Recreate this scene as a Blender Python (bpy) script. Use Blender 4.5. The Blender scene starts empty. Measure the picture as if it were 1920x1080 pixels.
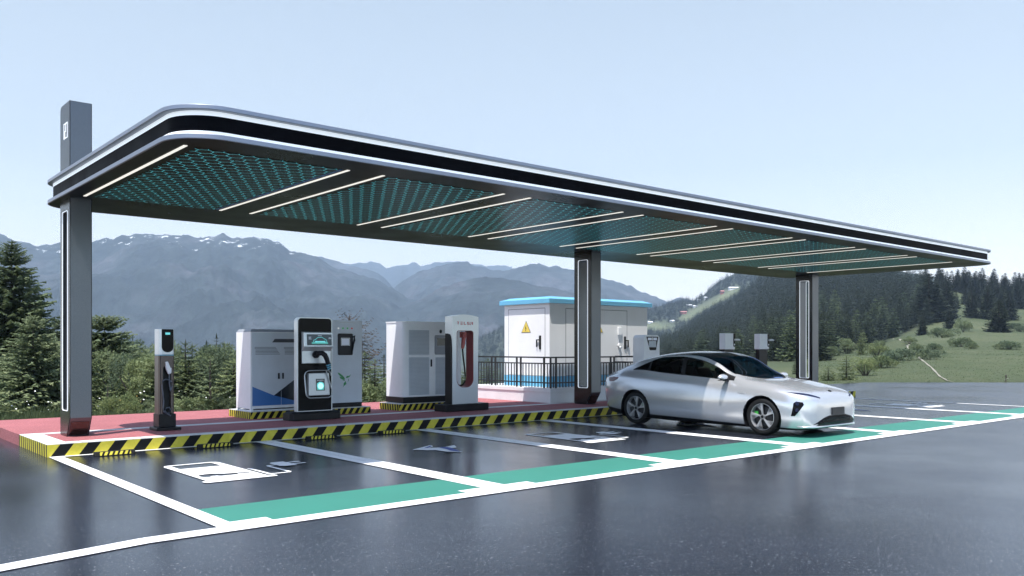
import bpy, bmesh, math, random
import numpy as np
from mathutils import Vector, noise as mnoise
random.seed(7); rng = np.random.default_rng(7)
HAZE = 1.9e-4
S = bpy.context.scene; COL = S.collection
# ---------------------------------------------------------------- camera model (solved from the photograph's vanishing points)
FPX, HOR, CX, CAMH = 1598.05, 650.79, 960.0, 1.7
HEAD = math.atan2(2831.7 - CX, FPX)
FW = (math.cos(HEAD), math.sin(HEAD)); RT = (math.sin(HEAD), -math.cos(HEAD))
def at(u, d):                                   # map direction u at depth d -> ground x, y
    r = (u - CX) / FPX * d
    return FW[0]*d + RT[0]*r, FW[1]*d + RT[1]*r
def zv(v, d): return CAMH - (v - HOR) / FPX * d
def PY(u, v, y):                                # the point of a wall y = const seen in direction (u, v)
    a = (u - CX) / FPX; rx = FW[0] + RT[0]*a; ry = FW[1] + RT[1]*a
    d = y / ry; return rx*d, zv(v, d)
def PX(u, v, x):
    a = (u - CX) / FPX; rx = FW[0] + RT[0]*a; ry = FW[1] + RT[1]*a
    d = x / rx; return ry*d, zv(v, d)
K = 0.195                                       # kerb and pavement height
# ---------------------------------------------------------------- materials
def new_mat(name):
    m = bpy.data.materials.new(name); m.use_nodes = True
    nt = m.node_tree; b = nt.nodes['Principled BSDF']
    return m, nt, b
def N(nt, t, **k):
    n = nt.nodes.new(t)
    for a, v in k.items():
        if a.startswith('i_'):
            key = a[2:]; key = int(key) if key.isdigit() else key.replace('_', ' ')
            n.inputs[key].default_value = v
        else: setattr(n, a, v)
    return n
def L(nt, a, b): nt.links.new(a, b)
def c4(c): return (c[0], c[1], c[2], 1)
def ramp(nt, fac, stops, interp='LINEAR'):
    r = N(nt, 'ShaderNodeValToRGB'); r.color_ramp.interpolation = interp
    e = r.color_ramp.elements
    while len(e) < len(stops): e.new(0.5)
    for x, (p, c) in zip(e, stops):
        x.position = p; x.color = c4(c) if len(c) == 3 else c
    L(nt, fac, r.inputs['Fac']); return r.outputs['Color']
def noise(nt, scale, detail=4, rough=.55, co='Object', vec=None):
    if vec is None:
        tc = N(nt, 'ShaderNodeTexCoord'); vec = tc.outputs[co]
    n = N(nt, 'ShaderNodeTexNoise'); n.inputs['Scale'].default_value = scale
    n.inputs['Detail'].default_value = detail; n.inputs['Roughness'].default_value = rough
    L(nt, vec, n.inputs['Vector']); return n.outputs['Fac']
def mix(nt, fac, a, b):
    m = N(nt, 'ShaderNodeMix', data_type='RGBA')
    for i, v in ((0, fac), (6, a), (7, b)):
        if hasattr(v, 'is_linked') or hasattr(v, 'links'): L(nt, v, m.inputs[i])
        elif i == 0: m.inputs[0].default_value = v
        else: m.inputs[i].default_value = c4(v)
    return m.outputs[2]
def math_(nt, op, a, b=0.0, c=None):
    m = N(nt, 'ShaderNodeMath', operation=op)
    for i, v in enumerate((a, b) if c is None else (a, b, c)):
        if hasattr(v, 'links'): L(nt, v, m.inputs[i])
        else: m.inputs[i].default_value = v
    return m.outputs[0]
def bump(nt, b, h, strength=.2, dist=.01):
    n = N(nt, 'ShaderNodeBump'); n.inputs['Strength'].default_value = strength; n.inputs['Distance'].default_value = dist
    L(nt, h, n.inputs['Height']); L(nt, n.outputs['Normal'], b.inputs['Normal'])
def mat(name, col, rough=.5, metal=0., var=.0, vs=6., bs=0., bscale=80., coat=0., emit=0., spec=.5, ecol=None):
    m, nt, b = new_mat(name)
    b.inputs['Base Color'].default_value = c4(col); b.inputs['Roughness'].default_value = rough
    b.inputs['Metallic'].default_value = metal; b.inputs['Coat Weight'].default_value = coat
    b.inputs['Specular IOR Level'].default_value = spec
    if var:
        f = noise(nt, vs, 6)
        lo = tuple(max(0, x*(1-var)) for x in col); hi = tuple(min(1, x*(1+var)) for x in col)
        L(nt, ramp(nt, f, [(.3, lo), (.7, hi)]), b.inputs['Base Color'])
        rr = ramp(nt, f, [(.3, (rough*.85,)*3), (.7, (min(1, rough*1.15),)*3)]); L(nt, rr, b.inputs['Roughness'])
    if bs: bump(nt, b, noise(nt, bscale, 3), bs, .004)
    if emit:
        b.inputs['Emission Color'].default_value = c4(ecol or col); b.inputs['Emission Strength'].default_value = emit
    return m
def stripe_mat(name, axis, pitch, slant, phase=0., duty=.5):
    m, nt, b = new_mat(name)
    tc = N(nt, 'ShaderNodeTexCoord'); sp = N(nt, 'ShaderNodeSeparateXYZ'); L(nt, tc.outputs['Object'], sp.inputs[0])
    a = math_(nt, 'SUBTRACT', sp.outputs[axis], math_(nt, 'MULTIPLY', sp.outputs[2], slant))
    f = math_(nt, 'FRACT', math_(nt, 'DIVIDE', math_(nt, 'SUBTRACT', a, phase), pitch))
    s = math_(nt, 'LESS_THAN', f, duty)
    n1 = noise(nt, 9, 6); n2 = noise(nt, 70, 5, .7)
    yel = ramp(nt, n1, [(.25, (.46, .40, .045)), (.55, (.58, .50, .055)), (.8, (.64, .56, .09))])
    wear = math_(nt, 'GREATER_THAN', n2, .73)
    col = mix(nt, s, yel, (.004, .004, .0045))
    col = mix(nt, math_(nt, 'MULTIPLY', wear, .3), col, (.25, .24, .2))
    L(nt, col, b.inputs['Base Color']); b.inputs['Roughness'].default_value = .6; b.inputs['Specular IOR Level'].default_value = .2
    bump(nt, b, n2, .15, .003)
    return m
M = {}
# asphalt
m, nt, b = new_mat('asphalt')
g = noise(nt, 55, 3, .8); g2 = noise(nt, 42, 2, .7); big = noise(nt, .35, 4)
base = ramp(nt, big, [(.3, (.013, .016, .025)), (.7, (.021, .025, .037))])
grain = ramp(nt, g, [(.35, (.5, .5, .5)), (.62, (1.15, 1.15, 1.15))])
mm = N(nt, 'ShaderNodeMix', data_type='RGBA', blend_type='MULTIPLY'); mm.inputs[0].default_value = 1
L(nt, base, mm.inputs[6]); L(nt, grain, mm.inputs[7])
spk = math_(nt, 'GREATER_THAN', g2, .665)
L(nt, mix(nt, spk, mm.outputs[2], (.22, .22, .23)), b.inputs['Base Color'])
L(nt, ramp(nt, big, [(.3, (.16,)*3), (.7, (.27,)*3)]), b.inputs['Roughness'])
b.inputs['Specular IOR Level'].default_value = .34; b.inputs['Specular Tint'].default_value = (.84, .91, 1, 1)  # blue of the reflected sky painted in through the specular tint
bump(nt, b, g, .16, .003); M['asphalt'] = m
# paints
def paint(name, col, wear=.55):
    m, nt, b = new_mat(name)
    n = noise(nt, 60, 5, .75); n2 = noise(nt, 1.3, 4)
    f = math_(nt, 'MULTIPLY', math_(nt, 'GREATER_THAN', n, .66), wear)
    c = ramp(nt, n2, [(.3, tuple(x*.9 for x in col)), (.7, col)])
    L(nt, mix(nt, f, c, tuple(x*.55 for x in col)), b.inputs['Base Color'])
    b.inputs['Roughness'].default_value = .55; bump(nt, b, n, .15, .003)
    return m
M['white_paint'] = paint('white_road_paint', (.80, .80, .79), .3)
M['green_paint'] = paint('green_road_paint', (.034, .195, .145), .25)
M['blue_paint'] = paint('blue_road_paint', (.02, .06, .28), .2)
# red granular pavement
m, nt, b = new_mat('red_paving')
g = noise(nt, 45, 4, .8); big = noise(nt, 1.2, 4)
c = ramp(nt, g, [(.3, (.16, .045, .05)), (.5, (.32, .095, .10)), (.72, (.50, .20, .20))])
mm = N(nt, 'ShaderNodeMix', data_type='RGBA', blend_type='MULTIPLY'); mm.inputs[0].default_value = 1
L(nt, c, mm.inputs[6]); L(nt, ramp(nt, big, [(.3, (.85,)*3), (.7, (1.05,)*3)]), mm.inputs[7])
L(nt, mm.outputs[2], b.inputs['Base Color']); b.inputs['Roughness'].default_value = .85
bump(nt, b, g, .4, .006); M['red'] = m
# speckled concrete
m, nt, b = new_mat('speckled_concrete')
g = noise(nt, 30, 4, .8); big = noise(nt, 2, 5)
c = ramp(nt, big, [(.3, (.52, .52, .51)), (.7, (.66, .66, .65))])
L(nt, mix(nt, math_(nt, 'GREATER_THAN', g, .655), c, (.16, .16, .17)), b.inputs['Base Color'])
b.inputs['Roughness'].default_value = .8; bump(nt, b, g, .25, .004); M['concrete'] = m
M['kerb_front'] = stripe_mat('hazard_stripes_front', 0, .4005, .74, 3.115, .49)
M['kerb_side'] = stripe_mat('hazard_stripes_side', 1, .152, .12, 0, .5)
M['plinth_f'] = stripe_mat('hazard_stripes_plinth', 0, .165, .62, .05, .52)
M['plinth_s'] = stripe_mat('hazard_stripes_plinth_side', 1, .108, .15, .02, .5)
M['stop'] = stripe_mat('hazard_stripes_rubber', 0, .075, .55, .01, .45)
# metals and plastics
def brushed(name, col, rough, metal, grain=.25, gs=220.):
    m, nt, b = new_mat(name)
    g = noise(nt, gs, 2, .7); big = noise(nt, .8, 4)
    lo = tuple(x*(1-grain) for x in col); hi = tuple(x*(1+grain) for x in col)
    L(nt, ramp(nt, g, [(.3, lo), (.7, hi)]), b.inputs['Base Color'])
    L(nt, ramp(nt, big, [(.3, (rough*.85,)*3), (.7, (rough*1.15,)*3)]), b.inputs['Roughness'])
    b.inputs['Metallic'].default_value = metal; bump(nt, b, g, .05, .001)
    return m
M['soffit'] = brushed('dark_brushed_soffit', (.011, .011, .0115), .30, .0, .35, 180)
M['soffit'].node_tree.nodes['Principled BSDF'].inputs['Specular IOR Level'].default_value = .03
M['flange'] = brushed('grey_aluminium_trim', (.25, .275, .33), .42, .75, .06)
M['column'] = brushed('brushed_grey_cladding', (.125, .136, .150), .31, .75, .16, 150)
M['col_black'] = mat('black_gloss_cladding', (.005, .005, .006), .2, 0, .3, 3, spec=.35)
M['fascia'] = mat('black_gloss_fascia', (.0045, .0045, .006), .45, 0, .3, 2, spec=.02)
M['foot'] = mat('polished_dark_foot', (.10, .075, .07), .12, .85, .15, 5)
M['led'] = mat('white_led_band', (.8, .8, .8), .4, emit=.30, ecol=(.80, .90, 1.))
M['led_dim'] = mat('white_led_frame', (.8, .8, .8), .4, emit=.28, ecol=(.80, .89, 1.))
M['tube'] = mat('warm_light_strip', (.45, .45, .44), .4, emit=.42, ecol=(1., .97, .88))
M['roof_grey'] = mat('grey_roof_sheet', (.35, .36, .37), .5, .2, .12, 1.)
# hexagon panel
m, nt, b = new_mat('hexagon_light_panel')
tc = N(nt, 'ShaderNodeTexCoord')
mp = N(nt, 'ShaderNodeVectorMath', operation='MULTIPLY'); L(nt, tc.outputs['Object'], mp.inputs[0]); mp.inputs[1].default_value = (1/.2, 1/.2, 0)
ad = N(nt, 'ShaderNodeVectorMath', operation='ADD'); L(nt, mp.outputs[0], ad.inputs[0]); ad.inputs[1].default_value = (100, 100*math.sqrt(3), 0)
R_ = (1, math.sqrt(3), 1); H_ = (.5, math.sqrt(3)/2, 0)
def cell(off):
    s0 = N(nt, 'ShaderNodeVectorMath', operation='SUBTRACT'); L(nt, ad.outputs[0], s0.inputs[0]); s0.inputs[1].default_value = off
    mo = N(nt, 'ShaderNodeVectorMath', operation='MODULO'); L(nt, s0.outputs[0], mo.inputs[0]); mo.inputs[1].default_value = R_
    s1 = N(nt, 'ShaderNodeVectorMath', operation='SUBTRACT'); L(nt, mo.outputs[0], s1.inputs[0]); s1.inputs[1].default_value = H_
    ab = N(nt, 'ShaderNodeVectorMath', operation='ABSOLUTE'); L(nt, s1.outputs[0], ab.inputs[0])
    dt = N(nt, 'ShaderNodeVectorMath', operation='DOT_PRODUCT'); L(nt, ab.outputs[0], dt.inputs[0]); dt.inputs[1].default_value = H_
    sx = N(nt, 'ShaderNodeSeparateXYZ'); L(nt, ab.outputs[0], sx.inputs[0])
    return math_(nt, 'MAXIMUM', dt.outputs['Value'], sx.outputs[0])
hd = math_(nt, 'MINIMUM', cell((0, 0, 0)), cell(H_))
edge = math_(nt, 'GREATER_THAN', hd, .5 - .016)
L(nt, mix(nt, edge, (.013, .013, .0145), (.04, .27, .29)), b.inputs['Base Color'])
b.inputs['Roughness'].default_value = .3; b.inputs['Specular IOR Level'].default_value = .03
b.inputs['Emission Color'].default_value = (.10, .62, .72, 1)
L(nt, math_(nt, 'MULTIPLY', edge, .46), b.inputs['Emission Strength']); M['hex'] = m
# cabinets and chargers
M['cab_white'] = mat('white_powder_coat', (.79, .80, .81), .38, 0, .04, 3, .04, 400)
M['cab_grey'] = mat('pale_grey_powder_coat', (.60, .645, .69), .42, 0, .05, 3, .04, 400)
M['cab_lid'] = mat('grey_lid', (.25, .27, .3), .45, 0, .06, 3)
M['cab_light'] = mat('light_panel', (.60, .66, .70), .4, 0, .03, 3)
M['slot'] = mat('dark_slot', (.06, .065, .075), .6)
M['louvre'] = mat('louvre_grey', (.50, .54, .58), .45, 0, .05, 4)
M['blue'] = mat('blue_decal', (.045, .16, .42), .4, 0, .05, 3)
M['navy'] = mat('navy_decal', (.004, .010, .022), .35, 0, .1, 3)
M['black'] = mat('black_plastic', (.0055, .0055, .007), .42, 0, .25, 6, .05, 300, spec=.3)
M['black_gloss'] = mat('black_glass', (.004, .004, .005), .2, 0, .2, 3, spec=.1)
M['rubber'] = mat('black_rubber', (.009, .009, .009), .7, 0, .3, 12, .2, 150, spec=.25)
M['silver_white'] = brushed('sparkling_white_metal', (.66, .69, .70), .34, .45, .12, 260)
M['silver'] = brushed('silver_grey', (.50, .52, .53), .38, .55, .12, 260)
M['bronze'] = brushed('bronze_brown_metal', (.115, .092, .082), .35, .6, .2, 240)
M['dark_metal'] = brushed('dark_speckled_side', (.012, .012, .013), .4, .0, .5, 240)
M['dark_metal'].node_tree.nodes['Principled BSDF'].inputs['Specular IOR Level'].default_value = .15
M['red_plastic'] = mat('red_plastic', (.38, .055, .045), .32, 0, .1, 6)
M['red_dark'] = mat('dark_red_lining', (.20, .022, .022), .35, 0, .1, 4)
M['red_letter'] = mat('red_lettering', (.50, .015, .03), .4)
M['green_decal'] = mat('green_decal', (.03, .26, .075), .4)
M['cyan_ring'] = mat('cyan_plastic', (.14, .42, .55), .4)
M['screen_cyan'] = mat('cyan_screen', (.1, .5, .5), .3, emit=.3, ecol=(.20, .75, .80))
M['screen_glow'] = mat('green_white_glow', (.6, .9, .8), .3, emit=.45, ecol=(.45, 1., .80))
M['screen_teal'] = mat('teal_glow', (.1, .4, .35), .3, emit=.14, ecol=(.10, .60, .48))
M['screen_white'] = mat('pale_screen', (.55, .60, .68), .25, emit=.05, ecol=(.7, .8, 1.))
M['screen_dark'] = mat('dark_screen', (.05, .065, .07), .15)
M['lamp_green'] = mat('green_lamp', (.03, .35, .08), .3, emit=.12); M['lamp_red'] = mat('red_lamp', (.4, .02, .03), .3, emit=.15)
M['lamp_white'] = mat('white_lamp', (.8, .8, .8), .3, emit=.2)
M['kiosk'] = mat('kiosk_white', (.80, .80, .80), .5, 0, .04, 1.5, .05, 200)
M['kiosk_blue'] = mat('kiosk_blue', (.13, .40, .60), .42, 0, .06, 2)
M['seam'] = mat('dark_seam', (.10, .10, .11), .7)
M['sign_yellow'] = mat('sign_yellow', (.74, .56, .10), .45)
M['wall_white'] = mat('white_render', (.70, .70, .70), .75, 0, .06, 2, .15, 60)
M['fence'] = mat('black_painted_steel', (.014, .014, .016), .42, 0, .2, 8)
# ---------------------------------------------------------------- mesh building
class MB:
    def __init__(s): s.v = []; s.f = []; s.m = []
    def add(s, vs, fs, m=0):
        o = len(s.v); s.v += [tuple(p) for p in vs]
        for f in fs: s.f.append(tuple(i+o for i in f)); s.m.append(m)
        return s
    def box(s, x0, x1, y0, y1, z0, z1, m=0):
        return s.add([(x0,y0,z0),(x1,y0,z0),(x1,y1,z0),(x0,y1,z0),(x0,y0,z1),(x1,y0,z1),(x1,y1,z1),(x0,y1,z1)],
                     [(0,3,2,1),(4,5,6,7),(0,1,5,4),(1,2,6,5),(2,3,7,6),(3,0,4,7)], m)
    def prism(s, pts, a, b, plane='xz', m=0):            # polygon extruded from a to b along the third axis
        n = len(pts)
        def P(p, t):
            return {'xz': (p[0], t, p[1]), 'xy': (p[0], p[1], t), 'yz': (t, p[0], p[1])}[plane]
        vs = [P(p, a) for p in pts] + [P(p, b) for p in pts]
        fs = [tuple(range(n)), tuple(range(2*n-1, n-1, -1))] + [(i, i+n, (i+1) % n + n, (i+1) % n) for i in range(n)]
        return s.add(vs, fs, m)
    def ring(s, out, inn, a, b, plane='xz', m=0, mi=None):  # plate with a hole; the two outlines have the same count
        n = len(out)
        def P(p, t):
            return {'xz': (p[0], t, p[1]), 'xy': (p[0], p[1], t), 'yz': (t, p[0], p[1])}[plane]
        vs = [P(p, a) for p in out] + [P(p, a) for p in inn] + [P(p, b) for p in out] + [P(p, b) for p in inn]
        fo = []; fi = []
        for i in range(n):
            j = (i+1) % n
            fo += [(i, j, j+n, i+n), (i+2*n, i+3*n, j+3*n, j+2*n), (i, i+2*n, j+2*n, j)]
            fi += [(i+n, j+n, j+3*n, i+3*n)]
        s.add(vs, fo, m); o = len(s.v) - 4*n
        for f in fi: s.f.append(tuple(q+o for q in f)); s.m.append(m if mi is None else mi)
        return s
    def tube(s, pts, r, n=8, m=0, cap=True):
        pts = [Vector(p) for p in pts]; rs = r if isinstance(r, (list, tuple)) else [r]*len(pts)
        rows = []; up = Vector((0, 0, 1))
        for i, p in enumerate(pts):
            t = (pts[min(i+1, len(pts)-1)] - pts[max(i-1, 0)]).normalized()
            a = t.cross(up)
            if a.length < 1e-3: a = t.cross(Vector((1, 0, 0)))
            a.normalize(); c = t.cross(a)
            rows.append([p + (a*math.cos(k*2*math.pi/n) + c*math.sin(k*2*math.pi/n))*rs[i] for k in range(n)])
        vs = [q for row in rows for q in row]
        fs = [(i*n+k, i*n+(k+1) % n, (i+1)*n+(k+1) % n, (i+1)*n+k) for i in range(len(pts)-1) for k in range(n)]
        if cap: fs += [tuple(range(n-1, -1, -1)), tuple(range((len(pts)-1)*n, len(pts)*n))]
        return s.add(vs, fs, m)
    def disc(s, c, r, axis, h, n=24, m=0, rx=None):
        o = Vector(c); a = Vector(axis).normalized()
        t = a.cross(Vector((0, 0, 1)))
        if t.length < 1e-3: t = Vector((1, 0, 0))
        t.normalize(); q = a.cross(t); rx = rx or r
        vs = [o + t*rx*math.cos(k*2*math.pi/n) + q*r*math.sin(k*2*math.pi/n) for k in range(n)]
        vs += [p + a*h for p in vs]
        return s.add(vs, [tuple(range(n-1, -1, -1)), tuple(range(n, 2*n))] + [(k, (k+1) % n, (k+1) % n+n, k+n) for k in range(n)], m)
    def poly(s, pts, m=0): return s.add(pts, [tuple(range(len(pts)))], m)
    def build(s, name, mats, parent=None, loc=None, smooth=False, bevel=0., seg=2, weld=False):
        me = bpy.data.meshes.new(name); me.from_pydata(s.v, [], s.f)
        for k in (mats if isinstance(mats, (list, tuple)) else [mats]): me.materials.append(M[k] if isinstance(k, str) else k)
        for p, mi in zip(me.polygons, s.m): p.material_index = mi
        bm = bmesh.new(); bm.from_mesh(me)
        if weld: bmesh.ops.remove_doubles(bm, verts=bm.verts, dist=1e-5)
        bmesh.ops.recalc_face_normals(bm, faces=bm.faces); bm.to_mesh(me); bm.free()
        if smooth:
            for p in me.polygons: p.use_smooth = True
            if smooth != 'all': me.set_sharp_from_angle(angle=math.radians(38))
        o = bpy.data.objects.new(name, me); COL.objects.link(o)
        if parent: o.parent = parent
        if loc: o.location = loc
        if bevel:
            md = o.modifiers.new('bevel', 'BEVEL'); md.width = bevel; md.segments = seg; md.limit_method = 'ANGLE'; md.angle_limit = math.radians(40)
            md.harden_normals = False
        return o
def rrect(x0, x1, z0, z1, r, n=6):
    rs = r if isinstance(r, (list, tuple)) else [r]*4          # bl, br, tr, tl
    pts = []
    for (cx, cz, a0, q) in ((x0+rs[0], z0+rs[0], 180, rs[0]), (x1-rs[1], z0+rs[1], 270, rs[1]), (x1-rs[2], z1-rs[2], 0, rs[2]), (x0+rs[3], z1-rs[3], 90, rs[3])):
        for k in range(n+1):
            a = math.radians(a0 + 90*k/n); pts.append((cx+q*math.cos(a), cz+q*math.sin(a)))
    return pts
def tag(o, label=None, cat=None, group=None, kind=None):
    if label: o['label'] = label
    if cat: o['category'] = cat
    if group: o['group'] = group
    if kind: o['kind'] = kind
    return o
def thing(name, label, cat, loc=(0, 0, 0), group=None, rz=0.):
    o = bpy.data.objects.new(name, None); COL.objects.link(o); o.location = loc; o.rotation_euler = (0, 0, rz)
    o.empty_display_size = .2
    return tag(o, label, cat, group)
def struct(name, mb, mats, label=None, cat=None, **k):
    return tag(mb.build(name, mats, **k), label, cat, None, 'structure')
# ---------------------------------------------------------------- ground, road, kerb, markings
X0, X1 = 3.075, 28.0          # island ends
YK = 14.614                   # kerb face
mb = MB(); far = [(-70, -60), (110, -60)]
for r in (75, 16.9): far.append((FW[0]*41+RT[0]*r, FW[1]*41+RT[1]*r))
far += [(-70, 20.18)]
mb.prism(far, -.5, 0, 'xy'); struct('road', mb, 'asphalt')
mb = MB()
mb.prism([(X0, 16.66), (X1, 16.66), (X1, 20.15), (X0, 20.15)], -.3, K, 'xy')
mb.prism([(3.39, 14.90), (X1-.3, 14.90), (X1-.3, 16.42), (3.39, 16.42)], -.3, K-.002, 'xy')
struct('pavement', mb, 'red')
# kerb: concrete frame with a painted stripe skin on its front and its left end
mb = MB()
mb.box(X0, X1, YK, 14.90, -.3, K+.004); mb.box(X0, X1, 16.42, 16.66, -.3, K+.004)
mb.box(X0, 3.39, 14.90, 16.42, -.3, K+.004); mb.box(X1-.3, X1, 14.90, 16.42, -.3, K+.004)
kerb = struct('kerb', mb, 'concrete', weld=False)
mb = MB()
for i in range(25): mb.box(X0+.95*i+.5, X0+.95*i+.507, YK-.0005, 14.9, K+.0035, K+.0052)
struct('kerb_joints', mb, 'slot')
mb = MB(); mb.box(X0-.004, X1, YK-.004, YK-.0005, 0, K-.004, 0); struct('kerb_stripes', mb, 'kerb_front')
mb = MB(); mb.box(X0-.004, X0-.0005, YK, 16.66, 0, K-.004, 0); struct('kerb_stripes', mb, 'kerb_side')
# road markings: thin sheets above the asphalt
def sheet(mb, pts, z, m=0): mb.poly([(x, y, z) for x, y in pts], m)
def rect(mb, x0, x1, y0, y1, z, m=0): sheet(mb, [(x0, y0), (x1, y0), (x1, y1), (x0, y1)], z, m)
PITCH = 3.412; LX = [3.095 - .36 + .18 + PITCH*0] + [6.39 + PITCH*i for i in range(7)]
Z1, Z2, Z3 = .004, .008, .012
mb = MB()
lines = [(3.095, 3.277)] + [(6.39+PITCH*i, 6.745+PITCH*i) for i in range(6)] + [(26.82, 27.0)]
for (a, c) in lines:
    if c - a > .3:
        mid = (a+c)/2; rect(mb, a, mid-.003, 7.884, 14.50, Z2); rect(mb, mid+.003, c, 7.884, 14.50, Z2)
    else: rect(mb, a, c, 7.884, 14.50, Z2)
rect(mb, 3.095, 27.0, 14.504, YK-.006, Z2)
struct('parking_lines', mb, 'white_paint')
mb = MB(); sheet(mb, [(2.41, 7.636), (60, 7.60), (60, 7.86), (2.41, 7.878)], Z2)
sheet(mb, [(2.405, 7.878), (2.405, 7.636), (1.24, 7.40), (-14, 4.31), (-14, 4.53), (1.24, 7.62)], Z2)
for i, (a, c) in enumerate(lines):
    if i > 0: rect(mb, a-.36, a-.002, 7.884, 8.05, Z2)
    rect(mb, c+.002, c+.37, 7.884, 8.05, Z2)
struct('front_line', mb, 'white_paint')
mb = MB()
for i in range(len(lines)-1): rect(mb, lines[i][1]+.001, lines[i+1][0]-.001, 7.884, 8.905, Z1)
rect(mb, 27.0, 58, 7.87, 8.905, Z1)
struct('green_strip', mb, 'green_paint')
def filled(name, outer, holes, z, matk, mb2=None):
    bm = bmesh.new()
    def loop(p):
        vs = [bm.verts.new((x, y, z)) for x, y in p]
        return [bm.edges.new((vs[i], vs[(i+1) % len(vs)])) for i in range(len(vs))]
    es = []
    for o in outer: es += loop(o)
    for h in holes: es += loop(h)
    bmesh.ops.triangle_fill(bm, edges=es, use_beauty=True)
    for f in bm.faces:
        if f.normal.z < 0: f.normal_flip()
    me = bpy.data.meshes.new(name); bm.to_mesh(me); bm.free()
    for k in matk: me.materials.append(M[k])
    o = bpy.data.objects.new(name, me); COL.objects.link(o); return o
def sh(p, dx): return [(x+dx, y) for x, y in p]
def stroke(p, w):                                   # polyline band
    Lp = []; Rp = []
    for i, q in enumerate(p):
        a = Vector(p[max(i-1, 0)]); c = Vector(p[min(i+1, len(p)-1)]); q = Vector(q)
        d1 = (q-a).normalized() if i else (c-q).normalized(); d2 = (c-q).normalized() if i < len(p)-1 else d1
        n1 = Vector((-d1.y, d1.x)); n2 = Vector((-d2.y, d2.x)); n = (n1+n2).normalized(); k = w/2/max(.4, n.dot(n1))
        Lp.append(tuple(q+n*k)); Rp.append(tuple(q-n*k))
    return Lp + Rp[::-1]
pump = [(4.06, 10.69), (4.06, 12.30), (4.09, 12.39), (4.15, 12.43), (4.76, 12.44), (4.83, 12.40), (4.86, 12.31), (4.86, 10.69), (4.95, 10.68), (4.96, 10.60), (4.94, 10.54), (4.01, 10.54), (3.985, 10.60), (3.99, 10.68)]
window = [(4.17, 11.97), (4.17, 12.33), (4.21, 12.36), (4.69, 12.36), (4.75, 12.32), (4.75, 11.96)]
carcut = [(4.13, 11.10), (4.15, 11.24), (4.26, 11.28), (4.36, 11.27), (4.48, 11.17), (4.70, 11.13), (4.78, 11.06), (4.77, 11.01), (4.70, 11.0), (4.67, 11.06), (4.62, 11.06), (4.58, 11.0), (4.36, 11.0), (4.33, 11.06), (4.26, 11.06), (4.22, 11.0), (4.15, 11.02)]
hose = stroke([(4.905, 11.42), (4.935, 11.40), (4.935, 10.80), (4.96, 10.755), (5.20, 10.755), (5.235, 10.80), (5.235, 11.46), (5.26, 11.52), (5.37, 11.53)], .055)
plug = [(5.36, 11.36), (5.42, 11.31), (5.60, 11.31), (5.60, 11.42), (5.80, 11.42), (5.80, 11.49), (5.60, 11.49), (5.60, 11.60), (5.80, 11.60), (5.80, 11.67), (5.60, 11.67), (5.60, 11.77), (5.42, 11.77), (5.36, 11.71), (5.36, 11.57), (5.36, 11.49)]
for k in (0, 2, 4, 6):
    dx = PITCH*k
    o = filled('parking_symbol', [sh(pump, dx)], [sh(window, dx), sh(carcut, dx)], Z2, ['white_paint'])
    tag(o, kind='structure')
    o = filled('parking_symbol', [sh(hose, dx)], [], Z2, ['white_paint']); tag(o, kind='structure')
    o = filled('parking_symbol', [sh(plug, dx)], [], Z3, ['white_paint']); tag(o, kind='structure')
arrow = [(7.88, 11.76), (8.50, 12.12), (8.42, 11.93), (8.24, 11.80), (8.46, 11.70), (8.80, 11.84), (8.63, 11.54), (8.52, 11.53), (8.30, 10.95), (8.16, 11.20), (8.14, 11.47), (8.02, 11.55)]
ablue = [[(8.14, 11.80), (8.40, 12.0), (8.45, 12.05), (8.37, 11.92), (8.22, 11.785)], [(8.38, 11.72), (8.52, 11.68), (8.50, 11.50), (8.31, 11.02), (8.27, 11.22), (8.34, 11.45)]]
for k in (0, 2, 4):
    dx = PITCH*k
    tag(filled('parking_symbol', [sh(arrow, dx)], [], Z2, ['white_paint']), kind='structure')
    for p in ablue: tag(filled('parking_symbol', [sh(p, dx)], [], Z3, ['blue_paint']), kind='structure')
# rubber wheel stops
proto = None
ws = [(3.655, 'black rubber wheel stop nearest the striped kerb end'), (5.265, 'rubber wheel stop at the far side of the first bay, beside the pump symbol end'),
      (7.25, 'rubber wheel stop in the arrow bay, nearer the black charging kiosk base'), (8.78, 'rubber wheel stop farthest right along the kerb, in the arrow bay')]
for i, (x, lb) in enumerate(ws):
    if i == 0:
        r = thing('wheel_stop', lb, 'wheel stop', (x, 14.20, 0), 'rubber wheel stops along the kerb')
        mb = MB(); mb.prism([(0, 0), (.15, 0), (.115, .07), (.035, .07)], 0, .60, 'yz'); mb.build('stop_body', 'rubber', r, bevel=.012)
        mb = MB(); mb.add([(.07, .003, .012), (.53, .003, .012), (.53, .031, .064), (.07, .031, .064)], [(0, 1, 2, 3)])
        for v in range(len(mb.v)): x_, y_, z_ = mb.v[v]; mb.v[v] = (x_, y_-.002, z_+.002)
        mb.build('reflective_stripes', 'stop', r); proto = r
    else:
        r = proto.copy(); COL.objects.link(r); r.location = (x, 14.20, 0); r['label'] = lb
        for c in list(proto.children):
            d = c.copy(); COL.objects.link(d); d.parent = r
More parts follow.
